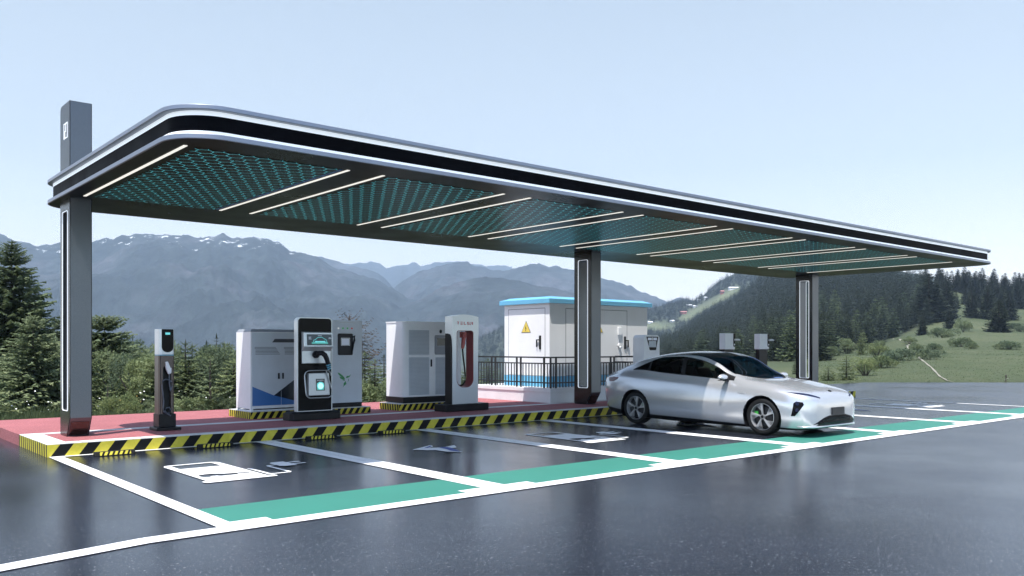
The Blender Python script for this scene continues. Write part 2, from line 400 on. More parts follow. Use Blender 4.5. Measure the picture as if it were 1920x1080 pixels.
# ---------------------------------------------------------------- canopy
CX0, CX1, CY0, CY1 = 3.47, 27.85, 10.05, 17.03
can = thing('charging_canopy', 'long dark flat canopy with white light bands over the parking bays', 'canopy', (CX0, CY1, 0))
def cl(mb, name, mats, **k):                         # world coordinates -> canopy's own
    mb.v = [(x-CX0, y-CY1, z) for x, y, z in mb.v]
    return mb.build(name, mats, can, **k)
def outline(ins, n=12): return rrect(CX0+ins, CX1-ins, CY0+ins, CY1-ins, [max(.05, .62-ins)]*4, n)
def slab(ins0, ins1, z0, z1): mb = MB(); return mb.ring(outline(ins0), outline(ins1), z0, z1, 'xy')
mb = MB(); mb.prism(outline(.03), 4.193, 4.24, 'xy'); soff = cl(mb, 'soffit', 'soffit')
mb = slab(0, .030, 4.19, 4.25); cl(mb, 'lower_trim', 'flange', smooth=True, bevel=.006)
mb = slab(.085, .16, 4.242, 4.303); cl(mb, 'light_band', 'led', smooth=True)
mb = slab(.087, .16, 4.303, 4.488); cl(mb, 'fascia', 'fascia', smooth=True)
mb = slab(.085, .16, 4.488, 4.545); cl(mb, 'light_band', 'led', smooth=True)
mb = slab(0, .17, 4.545, 4.60); cl(mb, 'upper_trim', 'flange', smooth=True, bevel=.006)
mb = MB(); mb.prism(outline(.171), 4.55, 4.585, 'xy'); cl(mb, 'roof_sheet', 'roof_grey')
for k in range(8):
    a = 3.745 + 2.85*k; e = 6.02 + 2.853*k
    for x in (a, e):
        mb = MB(); mb.box(x, x+.047, 10.62, 15.27, 4.186, 4.1935); cl(mb, 'light_strip', 'tube')
    mb = MB(); mb.box(a+.17, e-.10, 10.66, 15.23, 4.1885, 4.1935); cl(mb, 'hexagon_panel', 'hex')
    if k == 0:
        mb = MB(); mb.box(e-.092, e-.045, 10.66, 15.23, 4.188, 4.1935); cl(mb, 'blue_trim', 'blue')
# columns: a slotted black-sided box with grey front and back plates, chamfered foot
prof = [(15.76, 0), (15.56, .32), (15.56, 4.19), (16.19, 4.19), (16.19, .10), (16.155, .03), (16.08, 0)]
def column(x0, w, top=None):
    x1 = x0 + w
    hole = rrect(15.675, 16.045, .43, 3.80, .04, 4)
    if top is None:                                   # outer outline with the same point count as the hole
        H = 4.19; out = rrect(15.56, 16.19, 0, H, [.004, .05, .004, .004], 4)
    else: H = top; out = rrect(15.56, 16.19, 0, H, [.004, .05, .09, .004], 4)
    out = [(y + (.20*(1-z/.32) if (z < .32 and y < 15.8) else 0), z) for y, z in out]
    out2 = []
    for y, z in out: out2.append((y, z))
    # put the chamfer's upper corner in by moving one doubled corner point up
    out2[0] = (15.56, .32)
    z0 = K
    body = MB(); body.ring([(y, z+z0) for y, z in out2], [(y, z+z0) for y, z in hole], x0+.012, x1-.012, 'yz', 0)
    col = cl(body, 'column', 'column', smooth=False)
    def sub(mb, name, mats, **k):
        mb.v = [(x-CX0, y-CY1, z) for x, y, z in mb.v]; return mb.build(name, mats, col, **k)
    ins = lambda p, d: [(y + d*(1 if y < 15.8 else -1), z) for y, z in p]
    for (a, c) in ((x0, x0+.0115), (x1-.0115, x1)):
        mb = MB(); mb.ring([(y, z+z0) for y, z in ins(out2, .004)], [(y, z+z0) for y, z in hole], a, c, 'yz'); sub(mb, 'side_cladding', 'col_black')
        h2 = [(15.86+(y-15.86)*.88, 2.115+(z-2.115)*.9935) for y, z in hole]
        q = (a-.006, a+.004) if a == x0 else (c-.004, c+.006)
        mb = MB(); mb.ring([(y, z+z0) for y, z in hole], [(y, z+z0) for y, z in h2], q[0], q[1], 'yz'); sub(mb, 'light_frame', 'led_dim')
    ft = MB(); ft.add([(x0+.03, 15.598, z0+.255), (x1-.03, 15.598, z0+.255), (x1-.03, 15.742, z0+.022), (x0+.03, 15.742, z0+.022)], [(0, 1, 2, 3)])
    n = Vector((0, -.32, -.2)).normalized()*.004
    ft.v = [(x, y+n.y, z+n.z) for x, y, z in ft.v]; sub(ft, 'foot_plate', 'foot')
    return col, sub
c1, sub1 = column(3.609, .345, 5.81-K)
# outlined emblem with a jagged bolt on the pylon's end face
mb = MB(); y0, y1, z0, z1 = 15.69, 15.93, 5.215, 5.475; xx = 3.602
mb.ring([(y0, z0), (y1, z0), (y1, z1), (y0, z1)], [(y0+.016, z0+.014), (y1-.016, z0+.014), (y1-.016, z1-.014), (y0+.016, z1-.014)], xx, 3.6095, 'yz')
bolt = [(15.795, z1-.02), (15.815, z1-.02), (15.825, 5.35), (15.87, 5.345), (15.87, z0+.02), (15.85, z0+.02), (15.85, 5.325), (15.805, 5.33)]
mb.prism(bolt, xx, 3.6095, 'yz'); sub1(mb, 'emblem', 'led_dim')
column(16.0, .365); column(26.84, .41)
# ---------------------------------------------------------------- chargers, cabinets, kiosk (built in world coordinates, stored relative to each base)
def part(parent, root, mb, name, mats, **k):
    l = root.location; mb.v = [(x-l[0], y-l[1], z-l[2]) for x, y, z in mb.v]
    return mb.build(name, mats, parent, **k)
def hexa(mb, base, top, z0, z1, m=0):                 # frustum between two xy rectangles
    (a, b, c, d), (e, f, g, h) = base, top
    return mb.add([(a,c,z0),(b,c,z0),(b,d,z0),(a,d,z0),(e,g,z1),(f,g,z1),(f,h,z1),(e,h,z1)], [(0,3,2,1),(4,5,6,7),(0,1,5,4),(1,2,6,5),(2,3,7,6),(3,0,4,7)], m)
M['cable_grey'] = mat('blue_grey_cable', (.09, .105, .13), .45, 0, .1, 8)
# --- slim charging post
t = thing('charging_post', 'slim white-topped charging post with brown body and small cyan screen', 'charging post', (5.28, 15.9, K))
mb = MB(); mb.box(5.06, 5.495, 15.70, 16.11, K, K+.055); mb.box(5.13, 5.435, 15.80, 16.11, K+.055, .487); part(t, t, mb, 'base', 'black', bevel=.008)
def sq(x0, x1, y0, y1, r): return rrect(x0, x1, y0, y1, r, 4)
mb = MB(); outl = [(5.147, 15.89), (5.162, 15.85), (5.19, 15.832), (5.385, 15.832), (5.412, 15.85), (5.418, 15.89), (5.418, 16.09), (5.147, 16.09)]
# lower body with a recess: left part, right part, back, arch head
arch = [(5.385, 1.30)] + [(5.3225+.0625*math.cos(math.radians(a)), 1.30+.0625*math.sin(math.radians(a))) for a in range(0, 181, 20)]
outer = [(5.385, .487), (5.385, 1.535), (5.19, 1.535), (5.19, .487), (5.26, .487)]
mb.prism([(5.147, 15.89), (5.162, 15.85), (5.19, 15.832), (5.212, 15.832), (5.212, 16.09), (5.147, 16.09)], .487, 1.548, 'xy')
mb.prism([(5.355, 15.832), (5.385, 15.832), (5.412, 15.85), (5.418, 15.89), (5.418, 16.09), (5.355, 16.09)], .487, 1.548, 'xy')
mb.prism([(5.212, 1.548), (5.212, 1.30)] + [(5.2835-.0715*math.cos(math.radians(a)), 1.30+.0715*math.sin(math.radians(a))) for a in range(20, 180, 20)] + [(5.355, 1.30), (5.355, 1.548)], 15.833, 16.09, 'xz')
part(t, t, mb, 'body', 'bronze')
mb = MB(); mb.box(5.2125, 5.3545, 15.92, 16.085, .487, 1.37); part(t, t, mb, 'recess', 'black')
mb = MB(); mb.box(5.1655, 5.174, 15.838, 15.86, .49, 1.545); part(t, t, mb, 'groove', 'black')
mb = MB(); mb.prism([(x, y-.002) for x, y in outl], 1.548, 1.562, 'xy'); part(t, t, mb, 'band', 'cyan_ring')
mb = MB(); mb.prism(outl, 1.562, 2.028, 'xy'); part(t, t, mb, 'head', 'silver_white', bevel=.006)
mb = MB(); mb.prism(rrect(5.188, 5.396, 1.605, 2.025, [.10, .10, .012, .012], 6), 15.822, 15.834, 'xz'); p = part(t, t, mb, 'display_panel', 'black_gloss')
mb = MB(); mb.box(5.25, 5.335, 15.819, 15.8215, 1.925, 1.965); part(p, t, mb, 'screen', 'screen_cyan')
mb = MB(); mb.prism([(5.248, 1.43), (5.29, 1.44), (5.335, 1.33), (5.345, 1.22), (5.305, 1.21), (5.265, 1.30)], 15.80, 15.86, 'xz'); mb.box(5.308, 5.35, 15.792, 15.80, 1.23, 1.325); part(t, t, mb, 'connector', 'cab_white', bevel=.006)
mb = MB(); mb.tube([(5.322, 15.83, 1.215), (5.322, 15.82, 1.05), (5.335, 15.81, .93), (5.335, 15.80, .90), (5.365, 15.80, .99), (5.355, 15.80, 1.06), (5.32, 15.81, 1.10), (5.25, 15.81, 1.115), (5.20, 15.81, 1.09), (5.185, 15.81, 1.0), (5.205, 15.81, .85), (5.215, 15.80, .72), (5.205, 15.79, .60), (5.21, 15.785, .53), (5.26, 15.78, .495), (5.31, 15.78, .51), (5.335, 15.78, .56), (5.30, 15.775, .61), (5.25, 15.775, .60), (5.225, 15.77, .55), (5.27, 15.77, .49), (5.33, 15.77, .455)], .012, 8); part(t, t, mb, 'cable', 'cable_grey', smooth=True)
# --- black charging kiosk
t = thing('charging_kiosk', 'black charging kiosk with white rim, glowing display and coiled white cable', 'charging kiosk', (8.37, 16.2, K))
mb = MB(); mb.prism([(7.80, 16.10), (7.86, 16.02), (8.90, 16.02), (8.955, 16.08), (8.955, 16.40), (7.80, 16.40)], K, K+.15, 'xy')
hexa(mb, (7.82, 8.94, 16.04, 16.40), (7.88, 8.88, 16.07, 16.38), K+.15, K+.18); part(t, t, mb, 'base', 'black', bevel=.012)
x0, x1, y0, y1, zb, zt = 7.97, 8.765, 16.09, 16.235, K+.18, 2.312
mb = MB(); mb.ring(rrect(x0, x1, zb, zt, [.004, .004, .085, .085], 6), rrect(x0+.018, x1-.018, zb+.012, zt-.018, [.002, .002, .07, .07], 6), y0, y1, 'xz'); part(t, t, mb, 'rim', 'silver_white', smooth=True)
mb = MB(); mb.prism(rrect(x0+.0185, x1-.0185, zb+.0125, zt-.0185, [.002, .002, .07, .07], 6), y0+.004, y1-.004, 'xz'); part(t, t, mb, 'front_panel', 'black_gloss')
mb = MB(); hs = MB()
mb.prism([(16.093, 1.36), (16.093, 2.02), (15.985, 2.00), (15.965, 1.71), (16.055, 1.62), (16.055, 1.365)], 8.06, 8.715, 'yz'); h = part(t, t, mb, 'display_housing', 'silver_white', bevel=.006)
def on_tilt(xa, xb, za, zc, off, name, mk, par):      # sheet on the housing's tilted face
    f = lambda z: 15.965 + (z-1.71)/(2.00-1.71)*.02
    mb = MB(); mb.add([(xa, f(za)-off, za), (xb, f(za)-off, za), (xb, f(zc)-off, zc), (xa, f(zc)-off, zc)], [(0, 1, 2, 3)])
    return part(par, t, mb, name, mk)
scr = on_tilt(8.125, 8.69, 1.735, 1.965, .003, 'screen', 'screen_dark', h)
on_tilt(8.23, 8.60, 1.765, 1.805, .005, 'screen_mark', 'screen_teal', scr)
on_tilt(8.31, 8.53, 1.80, 1.825, .006, 'screen_mark', 'screen_cyan', scr)
mb = MB(); f = lambda z: 15.965 + (z-1.71)/.29*.02 - .007       # outline of a car on the screen
carl = [(8.27, 1.805), (8.275, 1.84), (8.32, 1.86), (8.37, 1.90), (8.46, 1.905), (8.53, 1.865), (8.565, 1.845), (8.57, 1.805), (8.50, 1.80), (8.34, 1.80), (8.27, 1.805)]
for a, c in zip(carl, carl[1:]):
    mb.tube([(a[0], f(a[1]), a[1]), (c[0], f(c[1]), c[1])], .0045, 5)
for cx in (8.325, 8.515): mb.disc((cx, f(1.81), 1.81), .02, (0, -1, 0), .002, 12)
part(scr, t, mb, 'screen_mark', 'screen_cyan')
for (a, c, z_) in ((8.16, 8.22, 1.905), (8.165, 8.21, 1.885), (8.16, 8.225, 1.865), (8.62, 8.67, 1.895), (8.615, 8.675, 1.875), (8.37, 8.46, 1.935)):
    mb = MB(); mb.box(a, c, f(z_)-.002, f(z_), z_-.006, z_+.006); part(scr, t, mb, 'screen_mark', 'screen_white')
mb = MB(); mb.disc((8.36, 16.055, 1.545), .075, (0, -1, .1), .05, 20); mb.disc((8.36, 16.005, 1.55), .06, (0, -1, .1), .03, 20); part(t, t, mb, 'connector_socket', 'black', smooth=True)
mb = MB(); mb.tube([(8.36, 15.98, 1.55), (8.37, 15.90, 1.575), (8.41, 15.85, 1.575), (8.46, 15.83, 1.53), (8.50, 15.83, 1.45), (8.53, 15.83, 1.36), (8.55, 15.83, 1.30), (8.555, 15.835, 1.24)], [.05, .052, .052, .052, .05, .046, .04, .03], 12); cn = part(t, t, mb, 'connector', 'black', smooth=True)
mb = MB()
for (x_, z_) in ((8.537, 1.335), (8.548, 1.295), (8.556, 1.255)):
    mb.tube([(x_-.004, 15.83, z_+.010), (x_+.003, 15.83, z_-.010)], .052-.006*(1.335-z_)/.04, 14)
part(cn, t, mb, 'grip_ring', 'cyan_ring', smooth=True)
mb = MB(); hexa(mb, (8.17, 8.645, 15.965, 16.093), (8.175, 8.64, 15.99, 16.093), .70, 1.165); b_ = part(t, t, mb, 'meter_box', 'silver', bevel=.012)
g = lambda z: 15.965 + (z-.70)/.465*.025
def on_box(xa, xb, za, zc, off, name, mk, par):
    mb = MB(); mb.add([(xa, g(za)-off, za), (xb, g(za)-off, za), (xb, g(zc)-off, zc), (xa, g(zc)-off, zc)], [(0, 1, 2, 3)])
    return part(par, t, mb, name, mk)
ms = on_box(8.33, 8.53, .80, 1.045, .003, 'screen', 'screen_dark', b_)
on_box(8.35, 8.51, .815, .96, .005, 'screen_mark', 'screen_teal', ms)
mb = MB(); mb.disc((8.43, g(.90)-.006, .90), .082, (0, -1, .05), .004, 28); part(ms, t, mb, 'screen_mark', 'screen_cyan', smooth=True)
mb = MB(); mb.disc((8.43, g(.90)-.0105, .895), .060, (0, -1, .05), .004, 28); part(ms, t, mb, 'screen_mark', 'screen_glow', smooth=True)
for x_ in (8.36, 8.39, 8.42, 8.45, 8.48):
    mb = MB(); mb.box(x_, x_+.018, g(1.015)-.006, g(1.015)-.003, 1.008, 1.022); part(ms, t, mb, 'screen_mark', 'screen_white')
loop = rrect(8.095, 8.70, .655, 1.215, .11, 6)
mb = MB(); mb.tube([(x_, 15.955+.06*(z_ > 1.1), z_) for x_, z_ in loop[14:] + loop[:14]] + [(8.555, 15.96, 1.205), (8.60, 15.93, 1.225), (8.56, 15.86, 1.24)], .012, 8); part(t, t, mb, 'cable', 'silver', smooth=True)
# --- hazard-striped plinths and the cabinets on them
def plinth(lb, xa, xb, ya, yb, h):
    t = thing('cabinet_plinth', lb, 'plinth', (xa, ya, K), 'striped plinths under the cabinets')
    mb = MB(); mb.box(xa, xb, ya, yb, K-.05, K+h); part(t, t, mb, 'slab', 'concrete')
    mb = MB(); mb.box(xa-.003, xb, ya-.003, ya-.0005, K, K+h-.012); part(t, t, mb, 'stripes', 'plinth_f')
    mb = MB(); mb.box(xa-.003, xa-.0005, ya, yb, K, K+h-.012); part(t, t, mb, 'stripes', 'plinth_s')
plinth('striped plinth under the low cabinet with blue triangles', 7.25, 8.62, 16.72, 17.85, .155)
plinth('striped plinth under the tall grey cabinet with the green bird', 8.80, 10.10, 16.72, 17.70, .14)
plinth('striped plinth under the white cabinet with louvred doors', 10.84, 12.95, 16.72, 17.58, .16)
# cabinet with blue triangles
xa, xb, ya, yb, zb, zt = 7.285, 8.60, 16.80, 17.545, .40, 2.08
t = thing('power_cabinet', 'low pale cabinet with blue and navy triangles on its doors', 'cabinet', (xa, ya, K+.155))
mb = MB(); mb.prism([(xa, ya+.004), (xb, ya+.004), (xb, yb), (xa, yb)], zb, zt-.06, 'xy'); part(t, t, mb, 'body', 'cab_white')
mb = MB(); hexa(mb, (xa, xb, ya+.004, yb), (xa+.03, xb-.03, ya+.03, yb-.05), zt-.06, zt); part(t, t, mb, 'lid', ['cab_lid'], bevel=.006)
fx0 = xa+.035
mb = MB(); mb.box(fx0, xb-.03, ya-.006, ya+.003, zb+.06, zt-.075); d = part(t, t, mb, 'door', 'cab_grey')
e = ya-.0075
mb = MB(); mb.box(fx0+.005, 7.74, e-.002, e+.001, 1.80, 2.0); part(d, t, mb, 'name_panel', 'cab_light')
mb = MB(); mb.prism([(7.76, 1.80), (8.56, 1.80), (8.56, 1.875), (7.82, 1.875)], e-.002, e+.001, 'xz'); part(d, t, mb, 'grille_strip', 'slot')
mb = MB()
for i in range(6):
    z_ = 1.695 - .029*i
    for xq in (7.37, 8.03): mb.box(xq+.018*(i > 1), xq+.47+.02*i, e-.001, e+.001, z_-.0045, z_+.0045)
part(d, t, mb, 'vent', 'slot')
for xq in (7.89, 7.985):
    mb = MB(); mb.box(xq, xq+.038, e-.014, e+.001, 1.02, 1.145); part(d, t, mb, 'handle', 'black', bevel=.004)
mb = MB(); mb.prism([(fx0, zb+.062), (8.20, zb+.062), (8.565, zb+.062), (7.80, .67), (fx0, .87)], e-.001, e+.0015, 'xz'); part(d, t, mb, 'decal', 'blue')
mb = MB(); mb.prism([(7.80, .668), (8.568, 1.20), (8.568, zb+.062)], e-.001, e+.0015, 'xz'); part(d, t, mb, 'decal', 'navy')
mb = MB(); mb.box(7.963, 7.969, e-.003, e-.0012, zb+.06, .775); part(d, t, mb, 'door_seam', 'cab_light')
mb = MB()
for xq in (xa+.0, xb-.06):
    for yq in (ya, yb-.07): mb.box(xq, xq+.06, yq, yq+.07, K+.155, zb)
mb.box(xa+.02, xb-.02, ya+.03, yb-.05, K+.155, K+.175); part(t, t, mb, 'foot', 'cab_white')
# tall grey cabinet with the green bird
xa, xb, ya, yb, zb, zt = 8.93, 9.97, 16.88, 17.50, .335, 2.312
t = thing('charging_cabinet', 'tall grey charging cabinet with green hummingbird emblem behind the black kiosk', 'cabinet', (xa, ya, K+.14))
mb = MB(); mb.box(xa+.004, xb-.004, ya+.006, yb, zb, .435); part(t, t, mb, 'base', 'black')
mb = MB(); mb.box(xa, xb, ya, yb, .435, zt); part(t, t, mb, 'body', 'cab_grey', bevel=.01)
X = lambda u: 9.97-(679.5-u)/74; Z_ = lambda v: 1.7+(650.8-v)/83.7
mb = MB(); mb.box(X(637), X(661), ya-.008, ya+.001, Z_(604.2), Z_(603.2)); mb.box(X(661), X(666.5), ya-.01, ya+.001, Z_(605), Z_(604)); part(t, t, mb, 'drip_rail', 'silver')
for u, mk in ((634, 'lamp_white'), (642.5, 'lamp_green'), (651, 'lamp_green'), (659.4, 'lamp_red')):
    mb = MB(); mb.disc((X(u), ya+.001, Z_(615)), .020, (0, -1, 0), .012, 14); part(t, t, mb, 'indicator_lamp', mk)
mb = MB(); mb.prism(rrect(X(633), X(661), Z_(666), Z_(625), .03), ya-.02, ya+.001, 'xz'); p = part(t, t, mb, 'control_panel', 'black', bevel=.006)
mb = MB(); mb.ring(rrect(X(638.2), X(655), Z_(648), Z_(633.2), .004), rrect(X(639), X(654.2), Z_(647.2), Z_(634), .003), ya-.024, ya-.019, 'xz'); part(p, t, mb, 'screen_frame', 'silver')
mb = MB(); mb.box(X(639.5), X(653.6), ya-.0225, ya-.0195, Z_(646.8), Z_(634.5)); part(p, t, mb, 'screen', 'screen_white')
mb = MB(); mb.tube([(X(659), ya-.02, Z_(632)), (X(662.5), ya-.05, Z_(630)), (X(662.5), ya-.05, Z_(637)), (X(660.5), ya-.045, Z_(646)), (X(658.5), ya-.03, Z_(664))], [.022, .03, .026, .018, .014], 8); part(t, t, mb, 'connector', 'black', smooth=True)
def cr(x, y): return (X(540+x/4.906), Z_(580+y/4.906))        # bird emblem drawn in the panel's plane
mb = MB()
for pg in ([(455, 583), (475, 592), (500, 612), (516, 630), (524, 648), (500, 636), (476, 616), (462, 600)],
           [(470, 622), (490, 628), (512, 642), (524, 655), (500, 650), (480, 640)], [(496, 655), (512, 654), (526, 658), (514, 662)],
           [(530, 634), (536, 622), (546, 616), (560, 618), (579, 602), (566, 624), (556, 632), (540, 636)],
           [(512, 684), (526, 666), (534, 672), (530, 684), (538, 690), (520, 704), (502, 722), (512, 700), (508, 694)],
           [(552, 640), (558, 650), (556, 664), (546, 676), (552, 662), (553, 650)]):
    mb.prism([cr(*q) for q in pg], ya-.003, ya+.001, 'xz')
part(t, t, mb, 'bird_emblem', 'green_decal')
# white louvred cabinet
xa, xb, ya, yb, zb, zt = 11.02, 12.74, 16.82, 17.575, K+.16, 2.318
t = thing('rectifier_cabinet', 'white cabinet with grey louvred doors and black foot band', 'cabinet', (xa, ya, zb))
mb = MB(); mb.box(xa-.01, xb+.01, ya-.008, yb+.005, zb, .50); part(t, t, mb, 'base', 'black')
mb = MB(); mb.prism([(xa, yb), (xa, ya+.09), (xa+.012, ya+.045), (xa+.045, ya+.012), (xa+.09, ya), (xb, ya), (xb, yb)], .50, zt-.03, 'xy'); part(t, t, mb, 'body', 'cab_white', smooth=True)
mb = MB(); mb.prism([(xa-.012, yb+.01), (xa-.012, ya+.09), (xa+.0, ya+.04), (xa+.04, ya), (xa+.09, ya-.012), (xb+.01, ya-.012), (xb+.01, yb+.01)], zt-.03, zt, 'xy'); part(t, t, mb, 'lid', 'cab_white')
def lou(u0, u1, v0, v1):
    a, z1_ = PY(u0, v0, ya); c, z0_ = PY(u1, v1, ya); n = int((z1_-z0_)/.032)
    fr = MB(); fr.ring([(a-.01, z0_-.01), (c+.01, z0_-.01), (c+.01, z1_+.01), (a-.01, z1_+.01)], [(a, z0_), (c, z0_), (c, z1_), (a, z1_)], ya-.006, ya+.001, 'xz'); dr = part(t, t, fr, 'louvred_door', 'cab_grey')
    mb = MB(); s = (z1_-z0_)/n
    for i in range(n):
        z_ = z0_+s*i; mb.add([(a, ya-.0165, z_+s*.15), (c, ya-.0165, z_+s*.15), (c, ya-.001, z_+s), (a, ya-.001, z_+s), (a, ya-.001, z_+s*.12), (c, ya-.001, z_+s*.12)], [(0, 1, 2, 3), (0, 4, 5, 1), (0, 3, 4), (1, 5, 2)])
    part(dr, t, mb, 'louvre', 'louvre')
lou(767.2, 805, 618.7, 665); lou(767.2, 805, 671, 741); lou(818, 856, 671, 739)
a, z1_ = PY(816, 628, ya); c, z0_ = PY(848, 665, ya)
mb = MB(); mb.prism(rrect(a, c, z0_, z1_, .04), ya-.014, ya+.001, 'xz'); p = part(t, t, mb, 'control_panel', 'cab_lid', bevel=.004)
a, z1_ = PY(820.5, 634, ya); c, z0_ = PY(842, 648, ya)
mb = MB(); mb.box(a, c, ya-.017, ya-.0135, z0_, z1_); part(p, t, mb, 'screen', 'screen_dark')
a, z_ = PY(827.5, 621, ya); mb = MB(); mb.disc((a, ya+.001, z_), .046, (0, -1, 0), .016, 20, rx=.034); part(t, t, mb, 'lock', 'black')
a, z1_ = PY(808.2, 674.3, ya); c, z0_ = PY(810.6, 688, ya); mb = MB(); mb.box(a, c, ya-.02, ya+.001, z0_, z1_); part(t, t, mb, 'handle', 'black', bevel=.004)
for o in list(COL.objects):
    if o.parent is None and o.get('category') in ('plinth', 'cabinet'): o.location = (o.location.x*1.0195, o.location.y+.33, o.location.z)
# --- white oval-window charger with red lettering
x0, x1, y0, y1, zb, zt = 11.875, 12.655, 16.06, 16.35, .362, 2.42
t = thing('oval_charger', 'white charging pillar with red lettering and an oval red-lined opening', 'charging pillar', (12.265, 16.2, K))
mb = MB(); mb.box(11.63, 12.90, 15.97, 16.44, K, zb); part(t, t, mb, 'base', 'black', bevel=.01)
wide = [(x0+.015, zb), (x1-.015, zb), (x1-.012, 1.70), (x1-.004, 1.86), (x1, 1.95), (x1-.004, zt)] + [(x1-.004-(x1-x0-.008)*i/10, zt+.05*math.sin(math.pi*i/10)) for i in range(1, 10)] + [(x0+.004, zt), (x0, 1.95), (x0+.004, 1.86), (x0+.012, 1.70)]
hx0, hx1, hz0, hz1 = PY(856.2, 700, y0)[0], PY(887.6, 700, y0)[0], PY(871, 726.6, y0)[1], PY(871, 619.6, y0)[1]
hole = rrect(hx0, hx1, hz0, hz1, [.20, .20, .07, .07], 7)
cx_, cz_ = (hx0+hx1)/2, (hz0+hz1)/2
def outer_for(hole, pts):                               # radial resampling of the outline so that it pairs with the hole
    out = []
    for (hx, hz) in hole:
        if hz > hz1-.3 and False: pass
        dx, dz = hx-cx_, hz-cz_; best = None
        for (ax, az), (bx, bz) in zip(pts, pts[1:]+pts[:1]):
            ex, ez = bx-ax, bz-az; den = dx*ez-dz*ex
            if abs(den) < 1e-9: continue
            s_ = ((ax-cx_)*ez-(az-cz_)*ex)/den; r_ = ((ax-cx_)*dz-(az-cz_)*dx)/den
            if s_ > 0 and -1e-6 <= r_ <= 1+1e-6 and (best is None or s_ > best): best = s_
        out.append((cx_+dx*best, cz_+dz*best))
    return out
# front and back shells: strip between the sampled outline and the hole, with exact corners added by a dense sampling
def dense(hole, k=6):
    o = []
    for (a, b_), (c, d_) in zip(hole, hole[1:]+hole[:1]):
        for i in range(k): o.append((a+(c-a)*i/k, b_+(d_-b_)*i/k))
    return o
hd_ = dense(hole, 5)
bm_out = outer_for(hd_, wide)
for tgt in (wide[0], wide[1], wide[5], wide[15]):        # snap the nearest sample to each true corner
    i = min(range(len(bm_out)), key=lambda q: (bm_out[q][0]-tgt[0])**2+(bm_out[q][1]-tgt[1])**2); bm_out[i] = tgt
ym = y0+.27; mb = MB(); mb.ring(bm_out, hd_, y0, ym, 'xz')
wd = [(cx_+(x-cx_)*1.32, cz_+(z-cz_)*1.04) for x, z in hd_]; mb.ring(bm_out, wd, ym, y1, 'xz'); part(t, t, mb, 'shell', 'silver_white', smooth=True)
hi = [(cx_+(x-cx_)*.965, cz_+(z-cz_)*.985) for x, z in hd_]
mb = MB(); mb.ring([(cx_+(x-cx_)*.998, cz_+(z-cz_)*.999) for x, z in hd_], hi, y0-.004, ym+.004, 'xz'); part(t, t, mb, 'opening_lining', 'red_dark', smooth=True)
for s_, xq in ((-1, x0), (1, x1)):
    pg = [(y0+.03, zb+.001), (y1-.01, zb+.001), (y1-.01, 2.02), (y0+.17, 2.02), (y0+.08, 2.0), (y0+.045, 1.95), (y0+.03, 1.86)]
    mb = MB(); mb.prism(pg, xq-.004 if s_ < 0 else xq-.03, xq+.03 if s_ < 0 else xq+.004, 'yz'); part(t, t, mb, 'side_panel', 'dark_metal')
mb = MB(); mb.tube([(cx_+.02, y0+.10, hz1-.05), (cx_+.03, y0+.09, hz1-.16), (cx_+.01, y0+.08, hz1-.26), (cx_-.01, y0+.075, hz1-.36), (cx_-.02, y0+.075, hz1-.43)], [.05, .055, .05, .042, .036], 10)
mb.box(cx_-.01, cx_+.10, y0+.08, y0+.2, hz1-.17, hz1-.03); part(t, t, mb, 'connector', 'red_plastic', smooth=True)
mb = MB(); mb.tube([(cx_-.02, y0+.075, hz1-.43), (cx_+.0, y0+.07, hz1-.65), (cx_+.03, y0+.06, hz1-.9), (cx_+.05, y0+.06, hz0+.28), (cx_+.04, y0+.06, hz0+.14), (cx_-.02, y0+.07, hz0+.06), (cx_-.09, y0+.09, hz0+.045), (cx_-.15, y0+.12, hz0+.08)], .019, 8); part(t, t, mb, 'cable', 'rubber', smooth=True)
mb = MB(); A = lambda u, v: PY(820+u/5.4, 580+v/5.4, y0)
def seg(u0, v0, u1, v1):
    a, z1__ = A(u0, v0); c, z0__ = A(u1, v1); mb.box(a, c, y0-.004, y0+.001, z0__, z1__)
w = 6.
ls = [(200, 124), (234, 126), (268, 126), (301, 128), (333, 129)]; Hh = 29
strokes = [[(0, 0, 19, w), (7.5, w, 7.5+w, Hh)], [(0, q, 22, q+w) for q in (0, 12, 24.5)], [(0, 0, w, Hh), (w, Hh-w, 22, Hh)],
           [(0, q, 24, q+w) for q in (0, 12, 24.5)] + [(0, w, w, 12), (24-w, 12+w, 24, 24.5)], [(0, 0, 27, w), (27-w, w, 27, Hh), (0, 14, w, Hh), (w, 14, 27-w, 14+w)]]
for (u, v), st_ in zip(ls, strokes):
    mb = MB()
    for (a_, b_, c_, d_) in st_: seg(u+a_, v+b_, u+c_, v+d_)
    part(t, t, mb, 'letter', 'red_letter')

